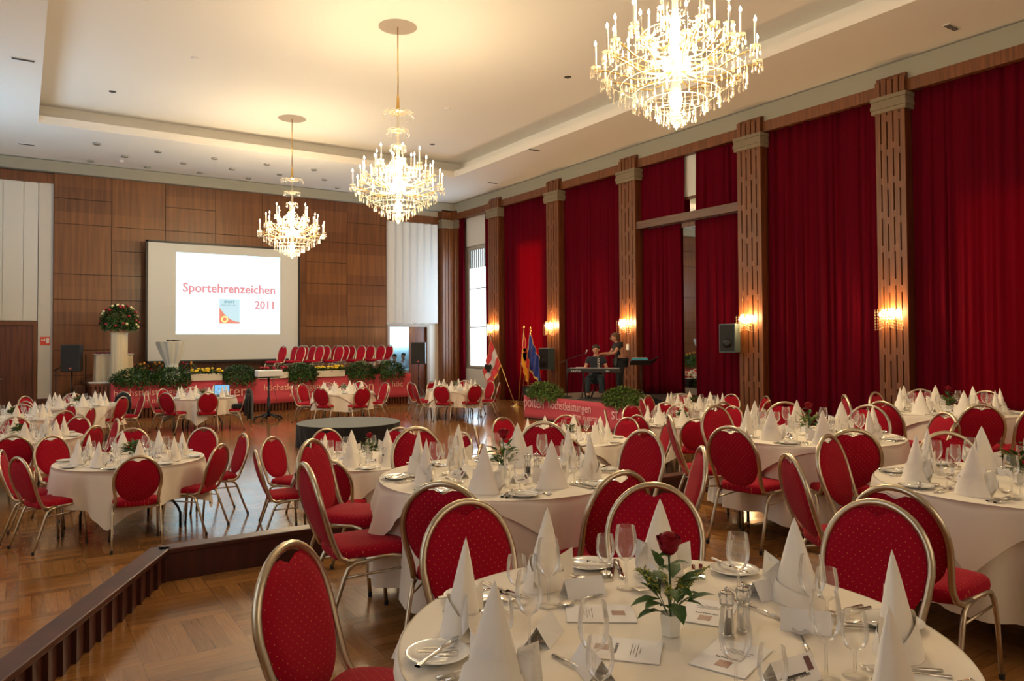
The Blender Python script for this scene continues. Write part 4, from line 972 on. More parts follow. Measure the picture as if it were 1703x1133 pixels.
MB().grid(lambda u, v: ((.19+.018*abs(sin(8*pi*u)))*cos(2*pi*u), (.19+.018*abs(sin(8*pi*u)))*sin(2*pi*u), .002+1.32*v), 128, 3, True).build('fluted_body', mat('fluted_cream', (.68, .58, .40), .3), vs_, True)
MB().lathe([(.225, .0), (.225, .04), (.2, .05)], 32).lathe([(.2, 1.30), (.215, 1.34), (.001, 1.335)], 32, caps=False).build('rim', MATS['fluted_cream'], vs_, True)
bo = bush('bouquet', (2.22, 22.62, SZ+1.64), (.42, .38, .40), 1500, 77, (.10, .05), LEAF, 'large round bouquet of red and cream roses in the tall vase', 'flowers')
rr = random.Random(5); g1 = MB(); g2 = MB()
for k in range(44):
    a = rr.uniform(0, 6.28); u = rr.uniform(-.35, .98); q = sqrt(1-u*u); p = (.47*q*cos(a), .44*q*sin(a), .46*u)
    (g1 if k % 2 else g2).ball(p, .036, 8, 6)
g1.build('cream_bloom', CREAMB, bo, True); g2.build('red_bloom', REDB, bo, True)
tag(MB().box((1.5, 22.5, SZ), (1.98, 22.9, SZ+.02)).build('folded_cloth', mat('folded_white', (.72, .70, .68), .8), None, bevel=.008), 'white folded cloth on the wooden stage end, below the beige drape', 'cloth')
# hand rail of the stage steps at the left
hr = empty('stair_rail', (1.2, 23.6, 0)); tag(hr, 'dark metal handrail of the steps beside the left loudspeaker', 'handrail')
MB().tube([(-.45, 0, 1.32), (.3, 0, 1.75), (.3, 0, 0)], .016, 8).build('handrail', BLACK, hr, True); MB().tube([(-.4, 0, 0.0), (-.4, 0, 1.33)], .014, 8).build('post', BLACK, hr, True)
g = MB()
for k in range(4): g.box((-.55+.22*k, -.5, .0), (.3, .5, .22*(k+1)))
st_ = tag(g.build('stage_steps', WOODD, None, loc=(1.18, 23.95, 0)), 'dark wooden steps up to the stage, behind the left loudspeaker', 'steps')

# loudspeakers on stands
def make_spk():
    root = empty('loudspeaker')
    MB().box((-.23, -.19, 0), (.23, .19, .72)).build('cabinet', BLACK, root, bevel=.02)
    MB().box((-.20, -.197, .05), (.20, -.19, .68)).build('grille', mat('grille', (.02, .02, .022), .8), root)
    MB().box((-.03, -.2, .07), (.03, -.197, .11)).build('logo_plate', mat('logo_red', (.5, .12, .08), .4), root)
    return root
SPK = make_spk()
def make_stand(h):
    root = empty('speaker_stand')
    MB().tube([(0, 0, .06), (0, 0, h)], .018, 8).lathe([(.03, h-.5), (.03, h-.42)], 10).build('pole', BLACK, root, True)
    for k in range(3): a = k*2*pi/3+.4; MB().tube([(0, 0, .62), (.5*cos(a), .5*sin(a), .012)], .012, 6).tube([(0, 0, .16), (.25*cos(a), .25*sin(a), .32)], .008, 6).build('leg', mat('stand_grey', (.12, .13, .15), .4, .6), root, True)
    return root
S1 = make_stand(1.29)
place(S1, 'stand', (1.15, 23.15, 0), 0, 'black tripod stand carrying the left loudspeaker', 'speaker stand', 'tripod speaker stands'); place(SPK, 'spk', (1.15, 23.15, 1.30), -.25, 'black loudspeaker on stand against the wood panelling, left of stage', 'loudspeaker', 'tripod loudspeakers')
place(S1, 'stand', (11.0, 22.4, 0), .6, 'black tripod stand before the bright door opening', 'speaker stand', 'tripod speaker stands'); place(SPK, 'spk', (11.0, 22.4, 1.30), -.55, 'black loudspeaker on stand before the bright door opening', 'loudspeaker', 'tripod loudspeakers')
# side room: buffet table with two people in white shirts
bt2 = empty('buffet_table', (12.7, 27.4, 0)); tag(bt2, 'table under white cloth in the bright room behind the stage door', 'table')
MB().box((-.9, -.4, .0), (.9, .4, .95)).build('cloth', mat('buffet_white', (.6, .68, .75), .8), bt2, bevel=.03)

# projector on its trolley stand
pj = empty('projector_trolley', (5.44, 19.92, 0)); tag(pj, 'black column trolley on castors carrying the projector', 'stand')
MB().tube([(0, 0, .1), (0, 0, 1.12)], .028, 10).lathe([(.045, .1), (.04, .6)], 12).build('column', BLACK, pj, True)
MB().box((-.24, -.16, 1.12), (.24, .16, 1.15)).build('shelf', BLACK, pj)
for k in range(5):
    a = k*2*pi/5+.2; l = MB().tube([(0, 0, .2), (.2*cos(a), .2*sin(a), .12), (.36*cos(a), .36*sin(a), .09)], [.03, .026, .02], 8).build('leg', BLACK, pj, True)
    MB().lathe([(.03, -.012), (.035, 0), (.03, .012)], 12).build('castor', RUBBER, l).matrix_local = Matrix.Translation((.36*cos(a), .36*sin(a), .038)) @ Matrix.Rotation(pi/2, 4, 'X')
pr = empty('projector', (5.44, 19.92, 1.155)); tag(pr, 'white video projector on black trolley before the stage banner', 'projector')
MB().box((-.32, -.17, 0), (.32, .17, .17)).build('housing', mat('projector_white', (.80, .80, .78), .4), pr, bevel=.025)
MB().lathe([(.05, 0), (.05, .03)], 16).build('lens', BLACK, pr).matrix_local = Matrix.Translation((.1, .17, .09)) @ Matrix.Rotation(-pi/2, 4, 'X')
MB().box((-.08, -.05, .175), (.06, .05, .18)).build('control_panel', BLACK, pr)
g = MB().tube([(5.44, 19.6, 1.15), (5.52, 19.5, .6), (5.5, 19.45, .02), (5.2, 19.3, .012), (4.9, 19.5, .012)], .006, 5)
tag(g.build('power_cable', RUBBER, None, True), 'thin black cable hanging from the projector to the floor', 'cable')

# round black podium
po = empty('round_podium', (5.50, 14.35, 0)); tag(po, 'low round podium with grey top and black draped sides on the dance floor', 'podium')
MB().lathe([(.001, .43), (1.0, .43), (1.01, .445), (.99, .455), (.001, .455)], 64).build('deck', GREYTOP, po)
MB().grid(lambda u, v: ((1.015-.05*(1-v)+.018*sin(2*pi*u*26)*(1-v)+.08*max(0, sin(2*pi*u*5))**8*(1-v))*cos(2*pi*u), (1.015-.05*(1-v)+.018*sin(2*pi*u*26)*(1-v)+.08*max(0, sin(2*pi*u*5))**8*(1-v))*sin(2*pi*u), .004+.444*v), 260, 5, True).build('skirt', BLACKC, po, True)

# ------------------------------------------------------------ small music stage at the right
MX, MZ = 11.15, .60
g = MB().box((MX+.02, 11.75, MZ-.05), (14.0, 16.5, MZ)).box((MX+.06, 11.8, 0), (13.9, 16.45, MZ-.05))
tag(g.build('music_podium', mat('podium_carpet', (.11, .085, .07), .9)), 'small podium with brown top behind the red banner, right', 'stage')
mb_ = empty('podium_banner', (0, 0, 0)); tag(mb_, 'red lettered banner along the front of the small music stage', 'banner')
banner(mb_, 'banner_cloth', (MX, 16.45), (MX, 11.75), .03, MZ+.02, 3)
BM = Matrix.Translation((MX-.024, 0, 0)) @ Matrix(((0, 0, -1, 0), (-1, 0, 0, 0), (0, 1, 0, 0), (0, 0, 0, 1)))
def T2(st, size, y, z, w=1): txt(st, size, mat('banner_letter_pink', (.85, .50, .50), .7), BM @ Vector((-y, z, 0)), BM.to_euler(), mb_, 'lettering', w)
T2('pölten', .42, 16.42, .32, .85); T2('höchstleistungen', .30, 15.32, .35, .84); T2('mitten in europa', .20, 14.45, .17, .86); T2('st.pölten', .42, 12.92, .27, .85)
g = MB()
for k in range(4): a = pi*(.7-.16*k); star(g, (-12.2+.4*cos(a), .40+.15*sin(a)), .05, BM)
g.build('star_outline', MATS['banner_letter_pink'], mb_)
bush('green_shrub', (MX+.08, 15.62, MZ+.12), (.30, .68, .26), 2600, 21, (.06, .038), LEAF2, 'green trailing shrub at the left end of the small music stage', 'shrub', hang=.12)
bush('green_shrub', (MX+.2, 12.75, MZ+.12), (.30, .62, .26), 2600, 22, (.06, .038), LEAF2, 'green trailing shrub at the right end of the small music stage', 'shrub', hang=.10)
fc = empty('flight_case', (MX+.22, 16.30, MZ)); tag(fc, 'silver-edged black equipment case on left corner of the small stage', 'case')
MB().box((-.2, -.22, 0), (.25, .22, .27)).build('body', BLACK, fc); g = MB()
for sy in (-.22, .22):
    g.box((-.212, sy-.015, 0), (-.195, sy+.015, .27))
g.box((-.212, -.22, 0), (-.195, .22, .02)).box((-.212, -.22, .25), (-.195, .22, .275)); g.build('edge_trim', STEEL, fc)
MB().box((-.206, -.09, .08), (-.2, .05, .18)).build('label_plate', WHITEP, fc)
# wall loudspeakers
def make_wspk():
    root = empty('wall_loudspeaker')
    MB().box((-.34, -.19, 0), (0, .19, .66)).build('cabinet', mat('speaker_grey', (.07, .11, .12), .5), root, bevel=.01)
    MB().box((-.345, -.17, .03), (-.34, .17, .63)).build('grille', MATS['grille'], root)
    MB().lathe([(.10, 0), (.11, .01), (.04, .004)], 20).build('woofer', BLACK, root, True).matrix_local = Matrix.Translation((-.35, 0, .22)) @ Matrix.Rotation(-pi/2, 4, 'Y')
    MB().box((0, -.03, .25), (.12, .03, .35)).build('bracket', BLACK, root); return root
WS = make_wspk()
place(WS, 'ws', (13.83, 18.94, 1.16), .35, 'grey-black loudspeaker hanging on pilaster behind the blue flag', 'loudspeaker', 'wall loudspeakers')
place(WS, 'ws', (13.83, 11.75, 1.75), .35, 'black loudspeaker on pilaster below the middle-right sconce', 'loudspeaker', 'wall loudspeakers')
tag(MB().box((0, -.05, 0), (.03, .05, .16)).build('wall_thermostat', WHITEP, None, loc=(13.93, 15.47, 1.78), bevel=.006), 'small white wall box under the sconce behind the standing woman', 'wall switch')

# flags in one brass floor stand
fs = empty('flag_stand', (12.9, 19.4, 0)); tag(fs, 'brass flag base on the floor left of the small stage', 'flag stand')
MB().lathe([(.20, 0), (.20, .02), (.08, .05), (.05, .10), (.001, .11)], 24).build('base', GOLD2, fs, True)
for dx in (-.12, 0, .1): MB().lathe([(.026, 0), (.026, .14)], 10, (dx*.3, dx, .04)).build('socket', GOLD2, fs)
def flag(label, base, tip, w, seed, mats, fold, fringe=True, drop_=1.5):
    """pole and cloth hanging from it in folds; mats = [(v0,v1,material)] bands across the hoist"""
    root = empty('flag', base); tag(root, label, 'flag'); B = Vector((0, 0, 0)); Tp = Vector(tip)-Vector(base)
    MB().tube([B, Tp], .014, 8).build('pole', GOLD2, root, True)
    MB().ball(Tp+Vector((0, 0, .03)), .03).lathe([(.001, .0), (.02, .02), (.001, .1)], 8, tuple(Tp+Vector((0, 0, .03)))).build('finial', GOLD2, root, True)
    r = random.Random(seed); ph = r.uniform(0, 6); F = Vector(fold)
    def pt(u, v, off=0):      # v along hoist from the top down, u away from the pole
        p = Tp.lerp(B, .03+.40*v)
        out = F*(u*w*(.62+.30*v))
        z = -u*drop_*(.62-.18*v)-.06*sin(pi*u)
        f = .055*sin(u*19+ph+2*v)*(.3+u)
        return (p.x+out.x+f*F.y, p.y+out.y-f*F.x, p.z+z)
    for name, u0, u1, v0, v1, m_ in mats:
        g = MB().grid(lambda a, b: pt(u0+(u1-u0)*a, v0+(v1-v0)*b), 26, 12); o = g.build(name, m_, root, True)
        s = o.modifiers.new('thick', 'SOLIDIFY'); s.thickness = .003
    if fringe:
        g = MB().grid(lambda a, b: tuple(Vector(pt(1, a))+Vector((0, 0, -.07*b))), 30, 2); o = g.build('gold_fringe', mat('gold_fringe', (.75, .42, .10), .6), root)
        g = MB().grid(lambda a, b: tuple(Vector(pt(a, 1))+Vector((0, 0, -.07*b))), 30, 2); g.build('gold_fringe', MATS['gold_fringe'], root)
        MB().tube([Tp+Vector((0, 0, -.03))]+[Vector(pt(q/14, 0))+Vector((0, 0, .004)) for q in range(15)], .008, 5).build('gold_cord', MATS['gold_fringe'], root)
    return root, pt
FRED = mat('flag_red', (.62, .02, .025), .6, sheen=.3); FWH = mat('flag_white', (.70, .60, .56), .6); FBL = mat('flag_blue', (.02, .045, .28), .55, sheen=.3); FYE = mat('flag_yellow', (.85, .38, .02), .6)
f1, pt1 = flag('large red-white-red flag with dark eagle, hanging from the left slanted pole', (12.86, 19.47, .1), (12.9, 20.95, 2.2), .55, 1, [('cloth_red', 0, 1, 0, .34, FRED), ('cloth_white', 0, 1, .34, .67, FWH), ('cloth_red', 0, 1, .67, 1, FRED)], (-.45, .9, 0), drop_=1.9)
g = MB(); c_ = Vector(pt1(.5, .5))
def em(pl): return [c_+Vector((-.03, -.0, 0))+Vector((-.45, .9, 0)).normalized()*a*.6+Vector((0, 0, b*.75)) for a, b in pl]
for sg in (1, -1):
    g.add([q+Vector((-.05, -.03, 0)) for q in em([(0, .2), (.05*sg, .16), (.2*sg, .2), (.24*sg, .08), (.2*sg, -.04), (.12*sg, -.02), (.1*sg, -.2), (.03*sg, -.12), (0, -.24)])], [tuple(range(9)), tuple(range(9))[::-1]])
g.build('eagle_emblem', mat('emblem_dark', (.04, .035, .03), .7), f1)
f2, pt2 = flag('red and yellow provincial flag with shield, hanging straight beside the blue flag', (12.93, 19.36, .1), (12.85, 18.92, 2.42), .38, 2, [('cloth_red', 0, 1, 0, .5, FRED), ('cloth_yellow', 0, 1, .5, 1, FYE)], (.2, -.8, 0), drop_=1.55)
c_ = Vector(pt2(.5, .3)); g = MB()
g.add([c_+Vector((-.05, a, b)) for a, b in ((-.09, .12), (.09, .12), (.1, -.03), (0, -.16), (-.1, -.03))], [(0, 1, 2, 3, 4), (4, 3, 2, 1, 0)]); g.build('shield_emblem', mat('emblem_blue', (.05, .07, .22), .6), f2)
MB().add([c_+Vector((-.054, a, b+.2)) for a, b in ((-.07, -.05), (.07, -.05), (.08, .06), (.03, .02), (0, .08), (-.03, .02), (-.08, .06))], [tuple(range(7)), tuple(range(7))[::-1]]).build('crown_emblem', mat('emblem_pale', (.8, .65, .4), .6), f2)
f3, pt3 = flag('dark blue flag with ring of yellow stars and gold fringe', (12.98, 19.3, .1), (12.95, 18.72, 2.36), .75, 3, [('cloth_blue', 0, 1, 0, 1, FBL)], (.25, -.75, 0), drop_=1.35)
g = MB()
for k in range(12):
    a = 2*pi*k/12; c_ = Vector(pt3(.5+.26*cos(a), .5+.36*sin(a)))+Vector((-.05, -.02, 0)); g.add([c_+Vector((0, .03*(1 if q % 2 == 0 else .4)*cos(pi/2+q*pi/5), .03*(1 if q % 2 == 0 else .4)*sin(pi/2+q*pi/5))) for q in range(10)], [tuple(range(10)), tuple(range(10))[::-1]])
g.build('yellow_stars', mat('star_yellow', (.85, .7, .3), .6), f3)

# ------------------------------------------------------------ people
def skin_mesh(name, V, Ed, Rd, m_, parent, sub=2):
    me = bpy.data.meshes.new(name); me.from_pydata([tuple(v) for v in V], Ed, []); o = bpy.data.objects.new(name, me); COL.objects.link(o)
    sk_ = o.modifiers.new('skin', 'SKIN'); sk_.use_smooth_shade = True; sb_ = o.modifiers.new('sub', 'SUBSURF'); sb_.levels = sub; sb_.render_levels = sub
    d = me.skin_vertices[0].data if me.skin_vertices else None
    if d is None:
        bpy.context.view_layer.update()
        bpy.context.view_layer.objects.active = o; bpy.ops.mesh.customdata_skin_add(); d = me.skin_vertices[0].data
    for i, r in enumerate(Rd): d[i].radius = (r, r) if not isinstance(r, tuple) else r
    d[0].use_root = True
    bpy.context.view_layer.update()
    nm = bpy.data.meshes.new_from_object(o.evaluated_get(bpy.context.evaluated_depsgraph_get()))
    bpy.data.objects.remove(o); nm.materials.clear(); nm.materials.append(m_); nm.polygons.foreach_set('use_smooth', [True]*len(nm.polygons))
    q = bpy.data.objects.new(name, nm); COL.objects.link(q); q.parent = parent; return q
def person(name, loc, rz, J, shirt, trousers, hairm, long_hair, label, sleeve=.55, legs=True, skirt=False):
    """J: joint table in local metres, facing +Y"""
    root = empty(name, loc, rz); tag(root, label, 'person')
    V = []; E = []; Rr = []
    def nd(p, r, par=None):
        V.append(Vector(p)); Rr.append(r)
        if par is not None: E.append((par, len(V)-1))
        return len(V)-1
    pel = nd(J['pelvis'], (.15, .11)); sp = nd(J['spine'], (.125, .095), pel); chs = nd(J['chest'], (.155, .105), sp); nb = nd(J['neck'], .058, chs)
    hd = Vector(J['head']); nk = Vector(J['neck']); n1 = nd(nk.lerp(hd, .45), .052, nb); h1 = nd(hd+Vector((0, .005, -.03)), .078, n1); h2 = nd(hd+Vector((0, 0, .04)), .085, h1); nd(hd+Vector((0, -.005, .10)), .055, h2)
    for sgn, sd in ((1, 'R'), (-1, 'L')):
        s0 = nd(J['sh'+sd], .056, chs); el = nd(J['el'+sd], .042, s0); wr = nd(J['wr'+sd], .028, el); wv = Vector(J['wr'+sd]); dv = (wv-Vector(J['el'+sd])).normalized()
        hnd = nd(wv+dv*.055, (.038, .02), wr); sdv = dv.cross(Vector((0, 0, 1))).normalized()
        for k in range(4):
            a = nd(wv+dv*.095+sdv*(.011*(k-1.5)*2), .0105, hnd); nd(wv+dv*(.15-.008*abs(k-1.4))+sdv*(.011*(k-1.5)*2)+Vector((0, 0, -.02)), .008, a)
        a = nd(wv+dv*.04+sdv*sgn*.045, .011, wr); nd(wv+dv*.08+sdv*sgn*.06+Vector((0, 0, -.01)), .009, a)
        if legs:
            hp = nd(J['hp'+sd], .088, pel); kn = nd(J['kn'+sd], .060, hp); an = nd(J['an'+sd], .042, kn); nd(J['to'+sd], .034, an)
    body = skin_mesh('body', V, E, Rr, SKIN, root)
    # shirt
    V2 = []; E2 = []; R2 = []
    def n2(p, r, par=None):
        V2.append(Vector(p)); R2.append(r)
        if par is not None: E2.append((par, len(V2)-1))
        return len(V2)-1
    a = n2(J['pelvis'], (.168, .13)); b = n2(J['spine'], (.145, .112), a); c = n2(J['chest'], (.175, .125), b); n2(Vector(J['neck'])+Vector((0, 0, -.03)), .075, c)
    for sd in 'RL':
        s0 = n2(J['sh'+sd], .074, c); S, El = Vector(J['sh'+sd]), Vector(J['el'+sd]); n2(S.lerp(El, sleeve*.5), .066, s0); n2(S.lerp(El, sleeve), .060, len(V2)-1)
        if sleeve > .95: n2(El.lerp(Vector(J['wr'+sd]), .9), .042, len(V2)-1)
    skin_mesh('shirt', V2, E2, R2, shirt, root)
    if legs:
        V2.clear(); E2.clear(); R2.clear(); a = n2(J['pelvis'], (.160, .125))
        for sd in 'RL': 
            h = n2(J['hp'+sd], .105, a); k = n2(J['kn'+sd], .078, h); n2(Vector(J['kn'+sd]).lerp(Vector(J['an'+sd]), .9), .062, k)
        skin_mesh('trousers', V2, E2, R2, trousers, root)
        for sd in 'RL':
            A, T_ = Vector(J['an'+sd]), Vector(J['to'+sd]); MB().tube([A+Vector((0, -.03, -.02)), A.lerp(T_, .5)+Vector((0, 0, -.01)), T_+Vector((0, .03, 0))], [.048, .05, .032], 10).build('shoe', BLACK, root, True)
    # head details
    q = MB(); q.ball((hd.x, hd.y-.030, hd.z+.070), (.096, .098, .080), 16, 10)
    if long_hair: q.ball((hd.x, hd.y-.075, hd.z+.01), (.085, .06, .10), 12, 8).ball((hd.x, hd.y-.11, hd.z+.05), .05, 10, 8)
    q.build('hair', hairm, root, True)
    q = MB()
    q.ball((hd.x, hd.y+.092, hd.z+.0), (.014, .018, .024), 8, 6).build('nose', SKIN, root, True)
    for s_ in (-1, 1):
        MB().ball((hd.x+.033*s_, hd.y+.076, hd.z+.025), .011, 8, 6).build('eye', mat('eye_dark', (.05, .04, .03), .3), root, True)
        MB().ball((hd.x+.088*s_, hd.y-.005, hd.z+.008), (.012, .022, .032), 8, 6).build('ear', SKIN, root, True)
    MB().ball((hd.x, hd.y+.078, hd.z-.045), (.028, .008, .008), 8, 6).build('mouth', mat('lips', (.35, .10, .08), .5), root, True)
    return root
NAVY = cloth('navy_tshirt', (.015, .018, .030), .85, 20, .2); BLK2 = cloth('black_dress', (.008, .007, .008), .85, 20, .2); JEANS = cloth('dark_jeans', (.015, .028, .04), .85, 20, .2)
# seated man at the keyboard
JM = dict(pelvis=(0, 0, .52), spine=(0, .02, .72), chest=(0, .03, .93), neck=(0, .04, 1.07), head=(0, .055, 1.20), shR=(.19, .03, .98), shL=(-.19, .03, .98), elR=(.27, .10, .74), elL=(-.27, .06, .74),
          wrR=(.22, .33, .73), wrL=(-.24, .30, .71), hpR=(.10, .04, .50), hpL=(-.10, .04, .50), knR=(.17, .44, .52), knL=(-.17, .44, .52), anR=(.16, .40, .09), anL=(-.18, .38, .09), toR=(.17, .54, .04), toL=(-.20, .52, .04))
MP = (12.12, 14.62, MZ); MF = Vector((-.72, -.69)); mrz = atan2(MF.y, MF.x)-pi/2
pm = person('person', MP, mrz, JM, NAVY, JEANS, HAIRD, False, 'seated man in dark t-shirt with white lettering behind the keyboard')
tx = txt('AIRPORT', .085, FWH, (0, 0, 0), (0, 0, 0), pm, 'shirt_lettering', 1, .02)
tx.matrix_local = Matrix(((0, -1, 0, -.045), (0, 0, 1, .145), (-1, 0, 0, 1.02), (0, 0, 0, 1)))
JW = dict(pelvis=(0, 0, .93), spine=(0, .03, 1.11), chest=(0, .07, 1.28), neck=(0, .10, 1.40), head=(0, .17, 1.50), shR=(.17, .07, 1.34), shL=(-.17, .07, 1.34), elR=(.22, .22, 1.08), elL=(-.20, .24, 1.12),
          wrR=(.12, .44, 1.08), wrL=(-.10, .46, 1.12), hpR=(.09, 0, .90), hpL=(-.09, 0, .90), knR=(.10, .02, .49), knL=(-.10, .05, .49), anR=(.10, -.02, .09), anL=(-.10, .02, .09), toR=(.11, .13, .03), toL=(-.11, .17, .03))
WF = Vector((-.75, .30)); wrz = atan2(WF.y, WF.x)-pi/2
person('person', (12.72, 14.38, MZ), wrz, JW, BLK2, BLK2, HAIRB, True, 'standing woman in black with tied-up fair hair, reaching to the seated man', sleeve=.5)
# stool
so_ = empty('keyboard_stool', (12.12, 14.62, MZ), mrz); tag(so_, 'black stool under the seated man', 'stool')
MB().lathe([(.001, .36), (.17, .36), (.18, .38), (.17, .41), (.001, .415)], 20).build('seat', BLACK, so_, True)
for k in range(4): a = pi/4+k*pi/2; MB().tube([(0, 0, .36), (.2*cos(a), .2*sin(a), .01)], .012, 6).build('leg', BLACK, so_, True)
# keyboard on crossed stand
kp = Vector((MP[0], MP[1]))+MF*.44
kb = empty('stage_keyboard', (kp.x, kp.y, MZ+.66), mrz); tag(kb, 'long black electronic keyboard in front of the seated man', 'keyboard')
KB_ = MB().box((-.66, -.15, 0), (.66, .15, .10)).build('case', BLACK, kb, bevel=.012)
MB().box((-.60, -.14, .10), (.60, .0, .112)).build('white_keys', WHITEP, kb); g = MB()
for k in range(36):
    if k % 7 not in (2, 6): g.box((-.59+.0333*k+.02, -.07, .112), (-.59+.0333*k+.032, .0, .122))
g.build('black_keys', BLACK, kb)
txt('KAWAI', .075, WHITEP, (.56, .153, .018), (pi/2, 0, pi), kb, 'lettering', 1, .001); txt('ES6', .06, WHITEP, (-.30, .153, .02), (pi/2, 0, pi), kb, 'lettering', 1, .001)
ks = empty('keyboard_stand', (kp.x, kp.y, MZ), mrz); tag(ks, 'black crossed stand under the keyboard', 'stand')
for x in (-.25, .25):
    MB().tube([(x, -.25, .012), (x, .2, .65)], .014, 6).build('leg', BLACK, ks, True); MB().tube([(x+.03, .25, .012), (x+.03, -.2, .65)], .014, 6).build('leg', BLACK, ks, True)
MB().tube([(-.4, -.25, .015), (.4, -.25, .015)], .014, 6).tube([(-.4, .25, .015), (.4, .25, .015)], .014, 6).build('foot_bar', BLACK, ks, True)
bk = empty('note_book', (kp.x+.35*cos(mrz), kp.y+.35*sin(mrz), MZ+.785), mrz+.1); tag(bk, 'small white paper pad on top of the keyboard', 'paper'); MB().box((-.1, .03, -.02), (.1, .13, .005)).build('pages', PAPER, bk)
ms = empty('microphone_stand', (11.75, 15.35, MZ)); tag(ms, 'black microphone stand with boom left of the keyboard player', 'microphone stand')
MB().tube([(0, 0, .02), (0, 0, .95)], .010, 6).lathe([(.13, 0), (.13, .015), (.02, .03)], 20).build('pole', BLACK, ms, True); MB().tube([(-.05, .35, .82), (0, 0, .96), (.12, -.62, 1.12)], .007, 6).build('boom', BLACK, ms, True)
MB().tube([(.12, -.62, 1.12), (.14, -.66, 1.21)], [.013, .022], 8).build('microphone', mat('mic_silver', (.6, .55, .55), .4, .6), ms, True)
mu = empty('music_stand', (13.0, 13.95, MZ), .3); tag(mu, 'black music stand with open blue folder right of the standing woman', 'music stand')
MB().tube([(0, 0, .05), (0, 0, .85)], .012, 6).build('pole', BLACK, mu, True)
for k in range(3): a = 2*pi*k/3; MB().tube([(0, 0, .22), (.3*cos(a), .3*sin(a), .01)], .008, 5).build('leg', BLACK, mu, True)
DM = Matrix.Translation((0, 0, .88)) @ Matrix.Rotation(-.9, 4, 'Z') @ Matrix.Rotation(-.35, 4, 'X')
MB().box((-.26, -.18, 0), (.26, .18, .012), DM).box((.26, -.18, 0), (.45, .18, .012), DM @ Matrix.Translation((.26, 0, 0)) @ Matrix.Rotation(-.6, 4, 'Y') @ Matrix.Translation((-.26, 0, 0))).build('desk', BLACK, mu)
fo = empty('sheet_folder', (13.0, 13.95, MZ+.90)); tag(fo, 'blue ring folder lying on the music stand', 'folder')
DM2 = Matrix.Rotation(.3-.9, 4, 'Z') @ Matrix.Rotation(-.35, 4, 'X')
MB().box((-.24, -.16, .0), (.16, .16, .05), DM2).build('cover', mat('folder_blue', (.03, .30, .42), .4), fo); MB().box((-.22, -.14, .05), (.14, .14, .07), DM2).build('pages', PAPER, fo)
bxm = empty('amplifier', (12.3, 12.1, MZ)); tag(bxm, 'low dark monitor box at the right end of the small stage', 'amplifier')
MB().add([(-.5, -.3, 0), (.5, -.3, 0), (.5, .3, 0), (-.5, .3, 0), (-.5, -.3, .06), (.5, -.3, .06), (.5, .3, .22), (-.5, .3, .22)], [(0, 3, 2, 1), (4, 5, 6, 7), (0, 1, 5, 4), (1, 2, 6, 5), (2, 3, 7, 6), (3, 0, 4, 7)]).build('cabinet', BLACK, bxm)
# two people in the side room
JS = dict(JW); JS['pelvis'] = (0, 0, .93); JS['head'] = (0, .03, 1.56); JS['neck'] = (0, .0, 1.42); JS['chest'] = (0, 0, 1.28); JS['spine'] = (0, 0, 1.11); JS['shR'] = (.18, 0, 1.35); JS['shL'] = (-.18, 0, 1.35)
def lower(J, dz): return {k: (v[0], v[1], v[2]-dz if v[2] > .6 else v[2]) for k, v in J.items()}
person('person', (12.94, 28.6, 0), 2.4, lower(JS, .16), SHIRTW, BLK2, HAIRD, True, 'dark-haired person in white shirt inside the bright side room, left of two', sleeve=1.0)
person('person', (13.16, 28.2, 0), 2.0, lower(JS, .12), SHIRTW, BLK2, HAIRD, False, 'dark-haired person in white shirt inside the side room, right of two', sleeve=1.0)

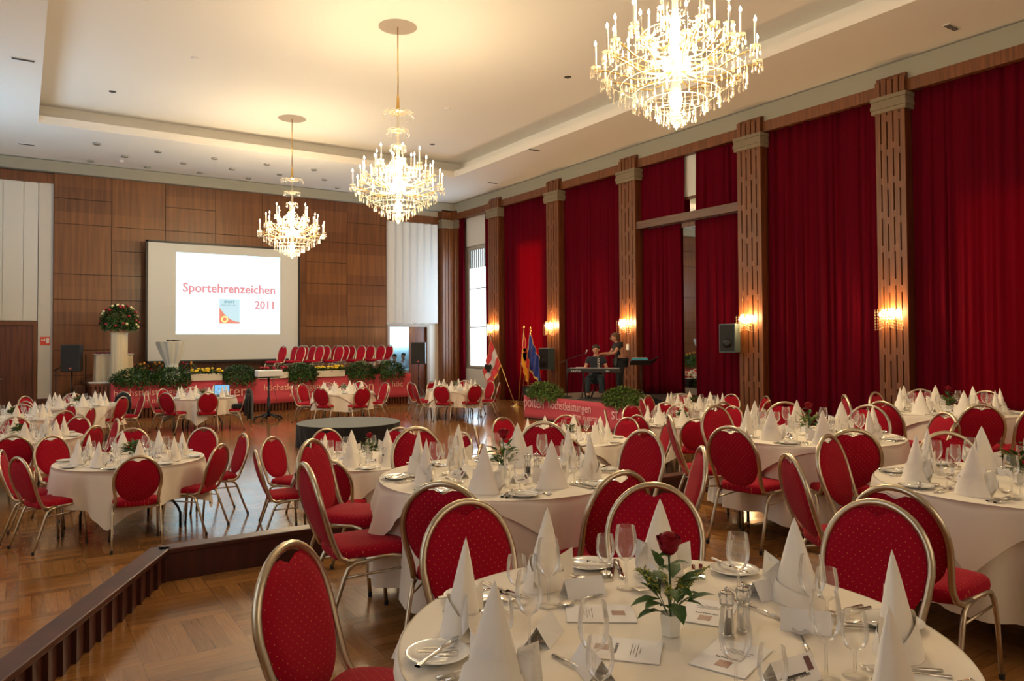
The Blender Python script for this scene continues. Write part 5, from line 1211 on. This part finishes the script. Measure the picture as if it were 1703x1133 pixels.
# ------------------------------------------------------------ laptop, coats and bags at the lower tables
lp = empty('laptop', (4.05, 18.95, TOPZ), -.3); tag(lp, 'open laptop with light blue screen on the table before the stage', 'laptop')
MB().box((-.18, -.13, 0), (.18, .13, .02)).build('base', mat('laptop_grey', (.1, .1, .11), .4), lp, bevel=.004)
LM = Matrix.Translation((0, .13, .02)) @ Matrix.Rotation(-.25, 4, 'X')
MB().box((-.18, -.006, 0), (.18, .006, .26), LM).build('lid', MATS['laptop_grey'], lp); MB().box((-.165, -.0075, .02), (.165, -.006, .245), LM).build('screen', emis('laptop_screen', (.25, .62, 1), 1.0), lp)
def blob(name, loc, r, m_, label, cat, seed=0, rz=0):
    rr = random.Random(seed); ph = [rr.uniform(0, 6) for _ in range(5)]
    def fn(u, v):
        a = 2*pi*u; p = pi*v; k = 1+.10*sin(3*a+ph[0]+4*v)+.07*sin(7*a+ph[1])+.06*sin(9*v+ph[2])
        return (r[0]*sin(p)**.7*cos(a)*k, r[1]*sin(p)**.7*sin(a)*k, -r[2]*cos(p))
    o = MB().grid(fn, 40, 18, True).build(name, m_, None, True, loc=loc); o.rotation_euler = (0, 0, rz); return tag(o, label, cat)
def jacket(loc, rz, w, h, label, seed):
    rr = random.Random(seed); ph = [rr.uniform(0, 6) for _ in range(4)]
    def fn(u, v):
        a = 2*pi*u; k = 1+(.10*sin(5*a+ph[0])+.07*sin(9*a+ph[1]+3*v))*(1-v*.6)
        s = (.85+.15*sin(v*5+ph[2])) if v < .8 else max(.02, sqrt(max(0, 1-((v-.8)/.2)**2)))*.9
        return (w*s*cos(a)*k, .09*s*sin(a)*k-.03*(1-v), h*v+.03*sin(a*2+ph[3])*(1-v))
    g = MB().grid(fn, 44, 16, True)
    for sx in (-1, 1): g.tube([(sx*w*.85, 0, h*.82), (sx*w*1.1, .02, h*.5), (sx*w*1.0, .03, h*.15)], [.05, .05, .04], 10)
    o = g.build('jacket', BLACKC, None, True, loc=loc); o.rotation_euler = (0, 0, rz); return tag(o, label, 'jacket')
jacket((4.55, 18.38, .22), 1.2, .2, .76, 'black jacket hanging over the chair right of the laptop table', 1)
blob('handbag', (4.33, 18.42, .555), (.17, .13, .055), BLACKC, 'small black bag lying on the seat of the jacket chair', 'bag', 2)
jacket((1.97, 19.2, .36), 2.2, .19, .58, 'dark jacket hanging over a chair at the far left table', 3)
bag = blob('rucksack', (10.75, 21.75, .14), (.16, .13, .14), mat('bag_grey', (.08, .09, .12), .8), 'small dark bag on the floor at the right end of the stage', 'bag', 5)
